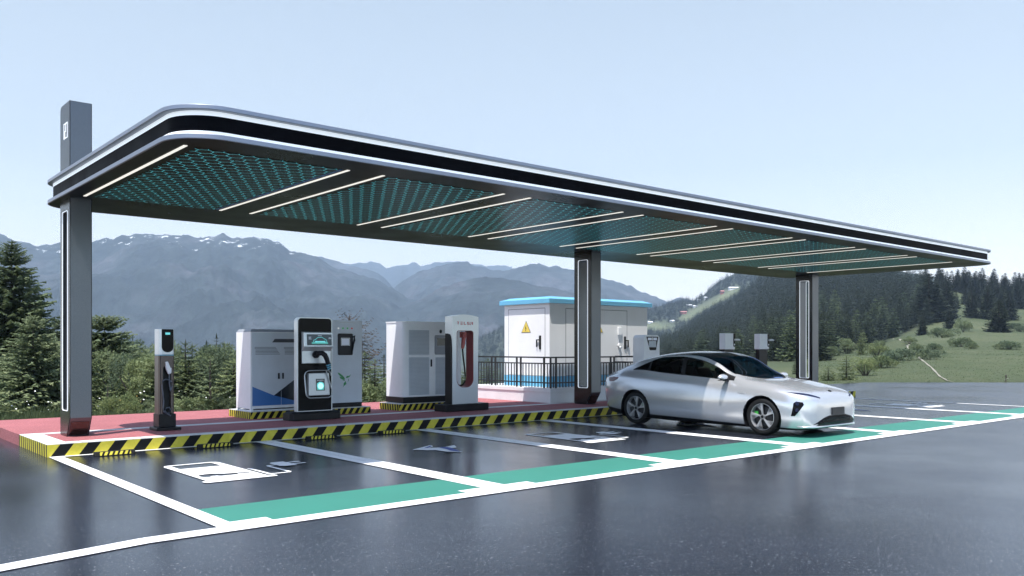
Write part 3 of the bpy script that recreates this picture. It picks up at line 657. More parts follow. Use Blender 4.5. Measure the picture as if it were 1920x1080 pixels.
# --- white charger behind the car
t = thing('charging_kiosk', 'white rounded charging kiosk with a dark tapered display, behind the silver car', 'charging kiosk', (19.17, 16.4, K))
x0, x1, y0, y1, zt = 18.83, 19.53, 16.2, 16.62, 2.05
mb = MB(); mb.prism(rrect(x0, x1, K+.1, zt, [.01, .01, .12, .12], 6), y0, y1, 'xz'); part(t, t, mb, 'body', 'cab_white', bevel=.03, smooth=True)
mb = MB(); mb.box(x0-.08, x1+.08, y0-.12, y1+.1, K, K+.1); part(t, t, mb, 'base', 'black')
Q = lambda x, y: PY(1180+x/6.4, 600+y/6.4, y0)
mb = MB(); mb.prism([Q(245, 362), Q(318, 362), Q(346, 200), Q(204, 200)], y0-.008, y0+.001, 'xz'); p = part(t, t, mb, 'display_panel', 'black_gloss')
for (a, b_, c, d_, mk) in ((220, 212, 264, 243, 'screen_white'), (286, 212, 328, 243, 'screen_white'), (270, 208, 280, 246, 'silver'), (232, 252, 318, 326, 'louvre')):
    xa, z1_ = Q(a, b_); xb, z0_ = Q(c, d_); mb = MB(); mb.box(xa, xb, y0-.011, y0-.0075, z0_, z1_); part(p, t, mb, 'screen', mk)
# --- two wall-box chargers on black posts
for (xw, lb) in ((22.73, 'white box charger on black post, nearer the white kiosk behind the car'), (24.67, 'white box charger on black post, beside the right canopy column')):
    t = thing('post_charger', lb, 'charging post', (xw+.25, 16.3, K), 'white box chargers on black posts')
    mb = MB(); mb.box(xw+.03, xw+.50, 16.24, 16.38, K, 1.64); mb.box(xw-.05, xw+.58, 16.15, 16.5, K, K+.05); part(t, t, mb, 'post', 'black')
    mb = MB(); mb.box(xw, xw+.52, 16.19, 16.42, 1.625, 2.14); part(t, t, mb, 'housing', 'cab_white', bevel=.015)
    mb = MB(); mb.prism(rrect(xw+.43, xw+.53, 1.71, 2.135, [.045, .045, .005, .005]), 16.183, 16.191, 'xz'); part(t, t, mb, 'face_strip', 'black_gloss')
    mb = MB(); mb.disc((xw+.48, 16.184, 1.78), .026, (0, -1, 0), .01, 14); part(t, t, mb, 'button', 'cab_white')
    mb = MB(); mb.tube([(xw+.46, 16.15, 1.935), (xw+.60, 16.12, 1.935), (xw+.68, 16.11, 1.93)], [.03, .03, .022], 8); h = part(t, t, mb, 'connector', 'cab_white', smooth=True)
    mb = MB(); mb.tube([(xw+.68, 16.11, 1.935), (xw+.76, 16.10, 1.87), (xw+.79, 16.10, 1.845)], [.022, .018, .016], 8); part(h, t, mb, 'grip', 'black', smooth=True)
# --- transformer kiosk on its white plinth, with the steel railing
wx, wy, wz = 15.63, 16.72, .50
t = thing('plinth_wall', 'low white rendered wall with ledge carrying the railing and blue-roofed kiosk', 'wall', (wx, wy, K))
mb = MB(); mb.box(wx, 20.6, wy, 20.1, K-.05, wz); part(t, t, mb, 'wall_body', 'wall_white')
mb = MB(); mb.ring([(wx-.025, wy-.025), (20.625, wy-.025), (20.625, 20.125), (wx-.025, 20.125)], [(wx+.22, wy+.22), (20.38, wy+.22), (20.38, 19.88), (wx+.22, 19.88)], wz-.02, .585, 'xy'); part(t, t, mb, 'ledge', 'wall_white', bevel=.008)
ky = 17.66; kx = PY(1030.4, 700, ky)[0]
kl = PX(946, 600, kx)[0]; kr = PY(1213.5, 600, ky)[0]; kt = PX(1030.4, 568, kx)[1]
t = thing('transformer_kiosk', 'white transformer kiosk with sky-blue roof and yellow warning triangles', 'kiosk', (kx, ky, wz))
band = PX(1030.4, 705.8, kx)[1]; band0 = PX(1030.4, 726, kx)[1]
mb = MB(); mb.box(kx, kr, ky, kl, band, kt+.02); part(t, t, mb, 'body', 'kiosk')
mb = MB(); mb.box(kx-.004, kr+.004, ky-.004, kl+.004, band0, band-.003); part(t, t, mb, 'blue_band', 'kiosk_blue')
mb = MB(); mb.box(kx-.008, kr+.008, ky-.008, kl+.008, wz, band0-.003); part(t, t, mb, 'footing', 'wall_white')
rt0 = PX(1030.4, 567, kx-.1)[1]; rt1 = PX(1030.4, 558.2, kx-.1)[1]
mb = MB(); mb.box(kx-.11, kr+.11, ky-.11, kl+.11, kt, kt+.12); hexa(mb, (kx-.11, kr+.11, ky-.11, kl+.11), (kx+.12, kr-.12, ky+.12, kl-.12), kt+.12, kt+.20); part(t, t, mb, 'roof', 'kiosk_blue')
Ql = lambda x, y: PX(930+x/6.194, 540+y/6.194, kx); Qf = lambda x, y: PY(930+x/6.194, 540+y/6.194, ky)
# left-face door, right-face door: thin seam frames
ya_, z_ = Ql(572, 185); yb_, _ = Ql(145, 205); zt_ = kt-.13
mb = MB(); mb.ring([(ya_, band+.005), (yb_, band+.005), (yb_, zt_), (ya_, zt_)], [(ya_+.014, band+.015), (yb_-.014, band+.015), (yb_-.014, zt_-.014), (ya_+.014, zt_-.014)], kx-.004, kx-.0005, 'yz'); part(t, t, mb, 'door_seam', 'seam')
d1 = MB(); d1.box(kx-.0035, kx-.0007, ya_+.0145, yb_-.0145, band+.0155, zt_-.0145); d1 = part(t, t, d1, 'door', 'kiosk')
xa_, _ = Qf(808, 188); xb_, _ = Qf(1522, 222)
mb = MB(); mb.ring([(xa_, band+.005), (xb_, band+.005), (xb_, zt_), (xa_, zt_)], [(xa_+.014, band+.015), (xb_-.014, band+.015), (xb_-.014, zt_-.014), (xa_+.014, zt_-.014)], ky-.004, ky-.0005, 'xz'); part(t, t, mb, 'door_seam', 'seam')
d2 = MB(); d2.box(xa_+.0145, xb_-.0145, ky-.0035, ky-.0007, band+.0155, zt_-.0145); d2 = part(t, t, d2, 'door', 'kiosk')
def handle(par, plane, c, z0_, z1_, s_):
    o = (kx if plane == 'x' else ky)
    mb = MB()
    def B(a0, a1, d0, d1, za, zc):
        if plane == 'x': mb.box(o-d1, o-d0, a0, a1, za, zc)
        else: mb.box(a0, a1, o-d1, o-d0, za, zc)
    B(c-.035, c+.035, .002, .03, z0_, z1_); zm = z1_-.11
    B(min(c, c+s_*.13), max(c, c+s_*.13), .031, .06, zm-.03, zm); B(min(c+s_*.10, c+s_*.13), max(c+s_*.10, c+s_*.13), .031, .06, zm-.22, zm-.031)
    part(par, t, mb, 'handle', 'black', bevel=.004)
yc, z1_ = Ql(516, 552); _, z0_ = Ql(516, 712); handle(d1, 'x', yc, z0_, z1_, 1)
xc, z1_ = Qf(1494, 563); _, z0_ = Qf(1494, 710); handle(d2, 'y', xc, z0_, z1_, 1)
def sign(par, plane, c, z0_, z1_, w_):
    o = kx if plane == 'x' else ky; pl = 'yz' if plane == 'x' else 'xz'; f_ = -1 if plane == 'x' else 1
    tri = [(c-w_, z0_), (c+w_, z0_), (c, z1_)]
    mb = MB(); mb.prism(tri, o-.010, o-.001, pl); s0 = part(par, t, mb, 'warning_sign', 'black')
    g_ = lambda p, k: (c+(p[0]-c)*k, (z0_+(z1_-z0_)*.36)+(p[1]-(z0_+(z1_-z0_)*.36))*k)
    mb = MB(); mb.prism([g_(p, .90) for p in tri], o-.0125, o-.0098, pl); part(s0, t, mb, 'sign_face', 'sign_yellow')
    h_ = z1_-z0_; bl = [(.02, .62), (-.12, .36), (-.02, .36), (-.07, .14), (-.03, .14), (.0, .10), (.03, .18), (.0, .17), (.06, .42), (-.04, .42), (.06, .62)]
    mb = MB(); mb.prism([(c+f_*a*h_*.9, z0_+b_*h_) for a, b_ in bl], o-.0145, o-.0123, pl); part(s0, t, mb, 'bolt_symbol', 'black')
yc, z1_ = Ql(351, 383); _, z0_ = Ql(351, 518); ye, _ = Ql(298, 518); sign(d1, 'x', yc, z0_, z1_, abs(ye-yc))
xe, z0_ = Qf(1240, 518); sign(d2, 'y', xe-.15, z0_, z0_+.25, .15)
xc, z1_ = Qf(1410, 458); xd, z0_ = Qf(1450, 545); mb = MB(); mb.box(xc, xd, ky-.05, ky-.003, z0_, z1_); part(d2, t, mb, 'meter_box', 'cab_white', bevel=.006)
xc, zc = Qf(1425, 668); mb = MB(); mb.disc((xc, ky-.003, zc), .05, (0, -1, 0), .05, 16); mb.disc((xc+.01, ky-.05, zc-.05), .03, (0, -1, -.4), .05, 12); part(d2, t, mb, 'socket', 'cab_white', smooth=True)
# railing
t = thing('railing', 'black steel railing with slim bars round the transformer kiosk', 'railing', (wx+.1, wy+.1, .585))
fy, fx = wy+.07, wx+.07
ft = PX(1032, 670.3, fx)[1]; z2 = PX(1032, 681.8, fx)[1]; z3 = PX(1032, 718.3, fx)[1]
xr = PY(1194.5, 670, fy)[0]; yl = 20.05
mb = MB()
for zz, hh in ((ft, .02), (z2, .017), (z3, .017)):
    mb.box(fx+.021, xr-.021, fy-.015, fy+.015, zz-hh, zz+hh); mb.box(fx-.015, fx+.015, fy+.021, yl-.021, zz-hh, zz+hh); mb.box(xr-.015, xr+.015, fy+.021, yl-.021, zz-hh, zz+hh)
part(t, t, mb, 'rail', 'fence')
posts = [(fx, fy), (xr, fy), (fx, yl), (xr, yl)]
for u in (1042.5, 1145, 1151.5): posts.append((PY(u, 680, fy)[0], fy))
for u in (1020, 976.5, 969, 929, 922): posts.append((fx, PX(u, 680, fx)[0]))
for (x_, y_) in posts:
    mb = MB(); mb.box(x_-.02, x_+.02, y_-.02, y_+.02, .585, ft+.012); part(t, t, mb, 'post', 'fence')
bars = [(fx+.115*i, fy) for i in range(1, int((xr-fx)/.115))] + [(fx, fy+.125*i) for i in range(1, int((yl-fy)/.125))]
bars = [q for q in bars if min(math.hypot(q[0]-p[0], q[1]-p[1]) for p in posts) > .045]
for (x_, y_) in bars:
    mb = MB(); mb.box(x_-.0105, x_+.0105, y_-.0105, y_+.0105, .60, z2-.017); part(t, t, mb, 'baluster', 'fence')
# ---------------------------------------------------------------- the car: one smooth lofted shell, cut into body, glass and trim
from mathutils.bvhtree import BVHTree
CARX, CARY = 15.32, 8.36
car = thing('car', 'silver fastback saloon with black glass roof parked nose-out in a bay', 'car', (CARX, CARY+2.68, 0))
def pchip(x, y, q):
    x = np.asarray(x, float); y = np.asarray(y, float); h = np.diff(x); d = np.diff(y)/h; m_ = np.zeros_like(y)
    for i in range(1, len(x)-1):
        if d[i-1]*d[i] > 0:
            w1 = 2*h[i]+h[i-1]; w2 = h[i]+2*h[i-1]; m_[i] = (w1+w2)/(w1/d[i-1]+w2/d[i])
    m_[0] = d[0]; m_[-1] = d[-1]
    i = np.clip(np.searchsorted(x, q)-1, 0, len(h)-1); t = (q-x[i])/h[i]
    return ((1+2*t)*(1-t)**2*y[i] + t*(1-t)**2*h[i]*m_[i] + t*t*(3-2*t)*y[i+1] + t*t*(t-1)*h[i]*m_[i+1])
st = [0, .03, .10, .25, .55, 1.0, 1.4, 1.8, 2.2, 2.6, 3.1, 3.6, 4.2, 4.7, 5.05, 5.25, 5.33, 5.36]
tb = dict(
 zu=[.30, .22, .16, .14, .13, .13, .13, .13, .13, .13, .13, .14, .15, .18, .22, .28, .36, .46],
 wr=[.50, .66, .79, .89, .95, .975, .98, .98, .98, .98, .98, .98, .98, .95, .88, .78, .66, .50],
 zr=[.32, .245, .19, .175, .175, .18, .185, .195, .205, .215, .225, .235, .255, .30, .33, .36, .42, .52],
 wm=[.52, .71, .845, .95, 1.015, 1.037, 1.04, 1.037, 1.035, 1.035, 1.035, 1.04, 1.043, 1.02, .955, .86, .75, .55],
 zm=[.50, .50, .50, .52, .58, .63, .62, .60, .59, .59, .60, .62, .68, .74, .76, .76, .76, .74],
 ws=[.50, .68, .81, .905, .965, .99, .99, .985, .985, .985, .985, .985, .985, .955, .895, .81, .70, .50],
 zs=[.585, .655, .705, .745, .79, .85, .885, .91, .925, .94, .955, .975, 1.0, 1.01, 1.0, .98, .96, .86],
 wb=[.40, .56, .68, .785, .855, .89, .905, .92, .925, .925, .92, .91, .88, .83, .77, .71, .62, .44],
 zb=[.62, .708, .775, .835, .895, .965, 1.0, 1.02, 1.035, 1.055, 1.08, 1.115, 1.165, 1.15, 1.095, 1.05, 1.015, .875],
 wl=[.27, .38, .48, .58, .665, .755, .815, .825, .81, .775, .745, .725, .705, .685, .66, .61, .53, .36],
 zl=[.63, .725, .80, .868, .935, 1.012, 1.05, 1.15, 1.345, 1.465, 1.518, 1.50, 1.415, 1.275, 1.155, 1.085, 1.04, .882],
 z7=[.632, .735, .815, .887, .955, 1.035, 1.08, 1.27, 1.49, 1.575, 1.592, 1.567, 1.48, 1.335, 1.185, 1.095, 1.045, .886],
 zt=[.634, .738, .82, .893, .962, 1.042, 1.09, 1.305, 1.525, 1.60, 1.612, 1.588, 1.505, 1.36, 1.20, 1.10, 1.05, .89])
ss = np.unique(np.concatenate([np.linspace(0, .3, 46), np.linspace(.3, 5.0, 330), np.linspace(5.0, 5.36, 40)]))
per = 24; tk = np.arange(9.); tt = np.linspace(0, 8, 8*per+1)
tt = tt
P = {k: pchip(st, v, ss) for k, v in tb.items()}
def section(i):
    xs = np.array([0, P['wr'][i]*.9, P['wr'][i], P['wm'][i], P['ws'][i], P['wb'][i], P['wl'][i], P['wl'][i]*.52, 0])
    zs = np.array([P['zu'][i], P['zu'][i], P['zr'][i], P['zm'][i], P['zs'][i], P['zb'][i], P['zl'][i], P['z7'][i], P['zt'][i]])
    return pchip(tk, xs, tt), pchip(tk, zs, tt)
G = np.zeros((len(ss), len(tt), 3))
for i in range(len(ss)):
    x, z = section(i); G[i, :, 0] = x; G[i, :, 1] = ss[i]; G[i, :, 2] = z
T = np.tile(tt, (len(ss), 1))
AX = (1.0, 4.21); RW, RA = .358, .412
# slide grid vertices onto the outlines of arches so that the cut is smooth
def snap(dist, mask, lim):
    d = dist(G); near = mask & (np.abs(d) < lim)
    for i, j in zip(*np.where(near)):
        if not (0 < i < len(ss)-1 and 0 < j < len(tt)-1): continue
        best = None
        for (a, b_) in ((1, 0), (-1, 0), (0, 1), (0, -1)):
            dn = d[i+a, j+b_]
            if dn*d[i, j] < 0:
                f = d[i, j]/(d[i, j]-dn)
                if f < .5 and (best is None or f < best[0]): best = (f, a, b_)
        if best: f, a, b_ = best; newp = G0[i, j]*(1-f) + G0[i+a, j+b_]*f; G[i, j] = newp; T[i, j] = T0[i, j]*(1-f)+T0[i+a, j+b_]*f
side = (T > 1.0) & (T < 5.0)
for a in AX * 2:
    G0, T0 = G.copy(), T.copy()
    snap(lambda g: np.hypot(g[..., 1]-a, g[..., 2]-RW) - RA, side, .03)
def wfun(i_s, t):                                         # side window outline: >0 inside
    f = np.clip((t-5.13)/.77, 0, 1.2); send = 4.42 - .80*f**1.5
    return np.minimum(np.minimum((t-5.13)*.35, (5.90-t)*.35), np.minimum(i_s-1.70, (send-i_s)*.55))
def wsfun(g, t):                                          # windscreen outline
    x = g[..., 0]; s = g[..., 1]
    return np.minimum(np.minimum((t-6.20)*.4, s-(1.28+.50*(x/.8)**2)), (2.17+.10*(x/.6)**2)-s)
G0, T0 = G.copy(), T.copy(); snap(lambda g: wfun(g[..., 1], T), (T > 4.9) & (T < 6.1), .03)
G0, T0 = G.copy(), T.copy(); snap(lambda g: wsfun(g, T), T > 6.05, .03)
faces = {k: [] for k in ('body', 'underbody', 'window_frame', 'side_window', 'windscreen', 'roof_glass', 'cowl')}
nS, nT = len(ss), len(tt)
for i in range(nS-1):
    for j in range(nT-1):
        q = (G[i, j]+G[i+1, j]+G[i+1, j+1]+G[i, j+1])/4; t = (T[i, j]+T[i+1, j]+T[i+1, j+1]+T[i, j+1])/4; s, z = q[1], q[2]
        if t < 5 and t > .0 and min(math.hypot(s-a, z-RW) for a in AX) < RA and (t > 1.0 or q[0] > .6): continue
        w = wfun(s, t); ws_ = wsfun(q, t)
        if t < 2: k = 'underbody'
        elif w > 0:
            k = 'window_frame' if (w < .016 or abs(s-2.98) < .045 or abs(s-3.92) < .022 or (s < 1.93 and t < 5.9)) else 'side_window'
        elif ws_ > 0: k = 'windscreen'
        elif t > 6.2 and s > 2.1 and s < 4.72: k = 'roof_glass'
        elif t > 6.35 and -.06 < s-(1.28+.50*(q[0]/.8)**2) <= 0: k = 'cowl'
        else: k = 'body'
        faces[k].append((i*nT+j, (i+1)*nT+j, (i+1)*nT+j+1, i*nT+j+1))
VL = G.reshape(-1, 3)
def cloc(v): v = np.array(v, float); v[:, 1] -= 2.68; return v      # car origin at mid length
def car_mesh(name, fl, mk, extra=None, solid=0., one=None):
    idx = sorted({q for f in fl for q in f}); mp = {q: n for n, q in enumerate(idx)}
    v = VL[idx]; n = len(idx); vm = v*np.array([-1, 1, 1])
    vs = cloc(np.vstack([v, vm])); fs = [tuple(mp[q] for q in f[::-1]) for f in fl] + [tuple(mp[q]+n for q in f) for f in fl]
    if one is not None:
        vs = cloc(v if one > 0 else vm); fs = [tuple(mp[q] for q in f) for f in fl]
    if extra is not None:
        for ring in extra:
            rr = [mp[q] for q in ring if q in mp]; fs.append(tuple(rr + [q+n for q in rr[::-1]]))
    me = bpy.data.meshes.new(name); me.from_pydata([tuple(p) for p in vs], [], fs); me.materials.append(M[mk])
    bm = bmesh.new(); bm.from_mesh(me); bmesh.ops.remove_doubles(bm, verts=bm.verts, dist=1e-5); bmesh.ops.recalc_face_normals(bm, faces=bm.faces); bm.to_mesh(me); bm.free()
    for p in me.polygons: p.use_smooth = True
    o = bpy.data.objects.new(name, me); COL.objects.link(o); o.parent = car
    if solid:
        md = o.modifiers.new('thick', 'SOLIDIFY'); md.thickness = solid; md.offset = -1
    return o
# car materials
m, nt, b = new_mat('silver_car_paint')
fl = noise(nt, 420, 1, .5); L(nt, ramp(nt, fl, [(.35, (.48, .485, .50)), (.65, (.76, .765, .775))]), b.inputs['Base Color'])
b.inputs['Metallic'].default_value = .6; b.inputs['Roughness'].default_value = .22; b.inputs['Coat Weight'].default_value = .7; b.inputs['Coat Roughness'].default_value = .06
bump(nt, b, fl, .05, .001); M['car_paint'] = m
def glass(name, tint, gl=.02, ior=1.5, gcol=(1, 1, 1, 1)):
    m = bpy.data.materials.new(name); m.use_nodes = True; nt = m.node_tree
    for n_ in list(nt.nodes): nt.nodes.remove(n_)
    o = N(nt, 'ShaderNodeOutputMaterial'); tr = N(nt, 'ShaderNodeBsdfTransparent'); tr.inputs[0].default_value = c4(tint)
    g = N(nt, 'ShaderNodeBsdfGlossy'); g.inputs['Roughness'].default_value = gl; g.inputs[0].default_value = gcol
    f = N(nt, 'ShaderNodeFresnel'); f.inputs['IOR'].default_value = ior; mx = N(nt, 'ShaderNodeMixShader')
    L(nt, f.outputs[0], mx.inputs[0]); L(nt, tr.outputs[0], mx.inputs[1]); L(nt, g.outputs[0], mx.inputs[2]); L(nt, mx.outputs[0], o.inputs[0]); return m
M['side_glass'] = glass('tinted_side_glass', (.42, .45, .45)); M['screen_glass'] = glass('sky_tint_windscreen_glass', (.10, .13, .22), .015, 2.1, (.50, .62, 1, 1))  # windscreen: blue sky reflection put into the gloss colour
M['roof_glass'] = mat('black_roof_glass', (.008, .009, .013), .16, 0, .1, 2, spec=.25)
M['car_trim'] = mat('black_trim', (.006, .006, .007), .4, 0, .2, 5, spec=.25)
M['interior'] = mat('dark_interior', (.016, .016, .018), .7, 0, .2, 5)
M['alloy'] = mat('machined_alloy', (.48, .48, .49), .33, .6, .06, 8)
M['lens'] = mat('dark_lamp_lens', (.012, .016, .04), .2, .0, .2, 6, spec=.25); M['lens_red'] = mat('dark_red_tail_lens', (.09, .012, .018), .12, 0, .3, 6, coat=.5)
M['caliper'] = mat('green_caliper', (.04, .34, .05), .4); M['plate'] = mat('black_number_plate', (.014, .014, .016), .5, 0, .2, 8)
M['disc'] = mat('brake_disc', (.025, .025, .027), .5, .3)
body = car_mesh('body', faces['body'], 'car_paint', extra=[[0*nT+j for j in range(2*per, nT)], [(nS-1)*nT+j for j in range(2*per, nT)]])
car_mesh('underbody', faces['underbody'], 'car_trim')
for sg in (1, -1): car_mesh('window_frame', faces['window_frame'], 'car_trim', one=sg)
for k, mk in (('windscreen', 'screen_glass'), ('roof_glass', 'roof_glass'), ('cowl', 'car_trim')):
    car_mesh(k, faces[k], mk)
for (a, c) in ((1.6, 2.95), (2.95, 3.91), (3.91, 5)):
    fl_ = [f for f in faces['side_window'] if a < VL[f[0]][1] < c]
    for sg in (1, -1):
        if fl_: car_mesh('side_window', fl_, 'side_glass', one=sg)
# shell used to lay lamps and trim on the surface
allf = [f for k in faces for f in faces[k]]
vv = np.vstack([VL, VL*np.array([-1, 1, 1])]); nose = [(j, j+1, j+1+len(VL), j+len(VL)) for j in range(2*per, nT-1)]
bv = BVHTree.FromPolygons([Vector(p) for p in vv], [f for f in allf] + [tuple(q+len(VL) for q in f) for f in allf] + nose)
def on_car(u, v):                                         # where the view ray (u, v) meets the shell, in shell coordinates
    a = (u-CX)/FPX; d = Vector((FW[0]+RT[0]*a, FW[1]+RT[1]*a, -(v-HOR)/FPX)).normalized()
    h = bv.ray_cast(Vector((-CARX, -CARY, CAMH)), d)
    return h[0]
def patch(name, poly, mk, dirv, off=.004, parent=None, mirror=True, n=10, th=.010):
    """poly: outline points (x, s, z) near the surface; fan-subdivided, laid on the shell along dirv, given thickness"""
    dv = Vector(dirv).normalized(); pts = []
    for a, b_ in zip(poly, poly[1:]+poly[:1]):
        for k in range(n): pts.append(Vector(a).lerp(Vector(b_), k/n))
    c = sum(pts, Vector())/len(pts); rings = 7; vs = []; 
    for r in range(rings, 0, -1):
        for p in pts: vs.append(c.lerp(p, r/rings))
    vs.append(c.copy()); out = []
    for p in vs:
        h = bv.ray_cast(p - dv*1.0, dv, 2.0)
        q = h[0] - dv*off if h[0] is not None else p
        out.append(q)
    m_ = len(pts); fs = []
    for r in range(rings-1):
        for k in range(m_): fs.append((r*m_+k, r*m_+(k+1) % m_, (r+1)*m_+(k+1) % m_, (r+1)*m_+k))
    for k in range(m_): fs.append(((rings-1)*m_+k, (rings-1)*m_+(k+1) % m_, len(out)-1))
    obs = []
    for sg in ((1, -1) if mirror else (1,)):
        mb = MB(); mb.add([(p[0]*sg, p[1]-2.68, p[2]) for p in out], fs)
        o = mb.build(name, mk, parent or car, smooth='all')
        md = o.modifiers.new('thick', 'SOLIDIFY'); md.thickness = th; md.offset = -1; obs.append(o)
    return obs
hl = [(-.92, .6, .838), (-.86, .5, .83), (-.70, .3, .795), (-.53, .1, .748), (-.55, .1, .728), (-.72, .3, .752), (-.88, .5, .788)]
patch('headlight', hl, 'lens', (0, 1, -.12))
dg = (1, 1, 0)
pi = [on_car(*q) for q in ((1487.5, 756), (1492.5, 752.8), (1505, 754.3), (1507.4, 759), (1490, 780.5), (1482.8, 780))]
if all(p is not None for p in pi):
    lows = patch('air_intake', [tuple(p) for p in pi], 'black_gloss', dg)
    cen = sum(pi, Vector())/len(pi)
    for o, sg in zip(lows, (1, -1)):
        for dz in (.07, -.05):
            mb = MB(); q = cen + Vector((-.012-.01*(dz < 0), -.012, dz)); mb.disc((q[0]*sg, q[1]-2.68, q[2]), .035, (-sg*.7, -.7, 0), .012, 14); mb.build('fog_lamp', 'lens', o, smooth=True)
gr = [(-.76, 0, .252), (-.64, 0, .31), (-.50, 0, .37), (-.30, 0, .408), (.30, 0, .408), (.50, 0, .37), (.64, 0, .31), (.76, 0, .252), (.40, 0, .262), (-.40, 0, .262)]
gz = patch('grille', gr, 'black_gloss', (0, 1, 0), mirror=False)[0]
mb = MB()
for k in range(4):
    z_ = .28+.026*k; xw = (.50, .46, .40, .32)[k]; row = []
    for i in range(13):
        x_ = -xw+2*xw*i/12; h = bv.ray_cast(Vector((x_, -1, z_)), Vector((0, 1, 0))); row.append((x_, h[0][1]-2.68-.012, z_))
    mb.tube(row, .004, 5)
for i in range(11):
    x_ = -.5+.1*i; row = []
    for z_ in (.272, .31, .355):
        h = bv.ray_cast(Vector((x_, -1, z_)), Vector((0, 1, 0))); row.append((x_, h[0][1]-2.68-.010, z_))
    mb.tube(row, .003, 5)
mb.build('grille_mesh', 'car_trim', gz, smooth=True)
mb = MB(); lip = []
for i in range(41):
    x_ = -.92+1.84*i/40; h = bv.ray_cast(Vector((x_, -1, .215)), Vector((0, 1, 0)))
    if h[0] is not None: lip.append((x_, h[0][1]-2.68-.004, .205))
mb.tube(lip, .022, 8); mb.build('front_lip', 'car_paint', car, smooth='all')
mb = MB(); y_ = bv.ray_cast(Vector((0, -1, .48)), Vector((0, 1, 0)))[0][1]-2.68
mb.prism(rrect(-.225, .225, .415, .555, .012, 3), y_-.03, y_+.02, 'xz'); mb.build('number_plate', 'plate', car, bevel=.003)
h = bv.ray_cast(Vector((0, .16, 2)), Vector((0, 0, -1))); mb = MB(); mb.disc((0, h[0][1]-2.68, h[0][2]-.004), .032, (0, -.35, 1), .012, 20, rx=.045); mb.build('emblem', 'car_trim', car, smooth=True)
tl = [on_car(*q) for q in ((1142.5, 707), (1152, 706), (1160.5, 707), (1158, 710.5), (1151, 714.5), (1143.5, 714.7))]
if all(p is not None for p in tl): patch('tail_light', [tuple(p) for p in tl], 'lens_red', (1, -.6, 0))
fb = [on_car(*q) for q in ((1385, 735.5), (1398, 736.6), (1398, 738.4), (1385, 737.5))]
if all(p is not None for p in fb): patch('fender_badge', [tuple(p) for p in fb], 'alloy', (1, 0, 0), n=3, th=.006)
# wheel wells, wheels
def lathe(mb, prof, c, sgn, n=56, m=0):
    o = len(mb.v); k = len(prof)
    for i in range(n):
        a = 2*math.pi*i/n
        for (dx, r) in prof: mb.v.append((c[0]+sgn*dx, c[1]+r*math.cos(a), c[2]+r*math.sin(a)))
    for i in range(n):
        for j in range(k-1):
            mb.f.append((o+i*k+j, o+((i+1) % n)*k+j, o+((i+1) % n)*k+j+1, o+i*k+j+1)); mb.m.append(m)
for sa in AX:
    for sg in (-1, 1):
        y_ = sa-2.68; xo = .885*sg
        mb = MB(); prof = [(.14, RA+.002), (-.30, RA+.002), (-.30, 0.0)]
        lathe(mb, prof, (.87*sg, y_, RW), sg, 40)
        for i, p in enumerate(mb.v):
            if p[2] < .16: mb.v[i] = (p[0], p[1], .16)
        mb.build('wheel_arch', 'car_trim', car, smooth=True)
        w = bpy.data.objects.new('wheel', None); COL.objects.link(w); w.parent = car; w.location = (xo, y_, RW); w.empty_display_size = .1
        mb = MB(); lathe(mb, [(-.12, .25), (-.12, .325), (-.10, .350), (-.06, .358), (.06, .358), (.10, .351), (.118, .332), (.122, .295), (.114, .262), (.10, .256), (-.12, .25)], (0, 0, 0), sg)
        mb.build('tyre', 'rubber', w, smooth=True)
        mb = MB(); lathe(mb, [(.10, .257), (.108, .262), (.112, .252), (.100, .247), (.06, .245), (.02, .243)], (0, 0, 0), sg); rim = mb
        a0 = .35 if sa < 2 else .1
        for k in range(5):
            def pol(r, a): return (r*math.cos(a)*sg, r*math.sin(a))
            ba = a0 + k*2*math.pi/5
            def spoke(a_in, a_out, w0, w1, dx0, dx1, r0=.03, r1=.25):
                p0 = Vector(pol(r0, a_in)); p1 = Vector(pol(r1, a_out)); nn = Vector((-(p1-p0).y, (p1-p0).x)).normalized()
                pg = [p0+nn*w0, p1+nn*w1, p1-nn*w1, p0-nn*w0]
                rim.prism([(q.x, q.y) for q in pg], sg*dx0, sg*dx1, 'yz')
            spoke(ba, ba+.02, .010, .013, .065, .10)
            for q in range(4): spoke(ba+.16, ba+.18+.125*q, .0028, .004, .070, .092-.003*q, .10+.0*q, .25)
            spoke(ba+.08, ba+.13, .007, .008, .068, .097)
        rim.disc((sg*.055, 0, 0), .045, (sg, 0, 0), .045, 20)
        ro = rim.build('rim', 'alloy', w, smooth=True)
        mb = MB(); mb.disc((sg*.103, 0, 0), .030, (sg, 0, 0), .004, 20); mb.build('hub_cap', 'car_trim', w)
        mb = MB(); mb.disc((sg*.0, 0, 0), .245, (sg, 0, 0), .02, 36); mb.build('wheel_back', 'car_trim', w, smooth=True)
        mb = MB(); mb.disc((sg*.022, 0, 0), .185, (sg, 0, 0), .016, 36); mb.build('brake_disc', 'disc', w, smooth=True)
        mb = MB(); cs = 1 if sa < 2 else -1
        mb.box(min(sg*.04, sg*.066), max(sg*.04, sg*.066), min(cs*.12, cs*.20), max(cs*.12, cs*.20), .0 if cs > 0 else .02, .10); mb.build('brake_caliper', 'caliper', w, bevel=.008)
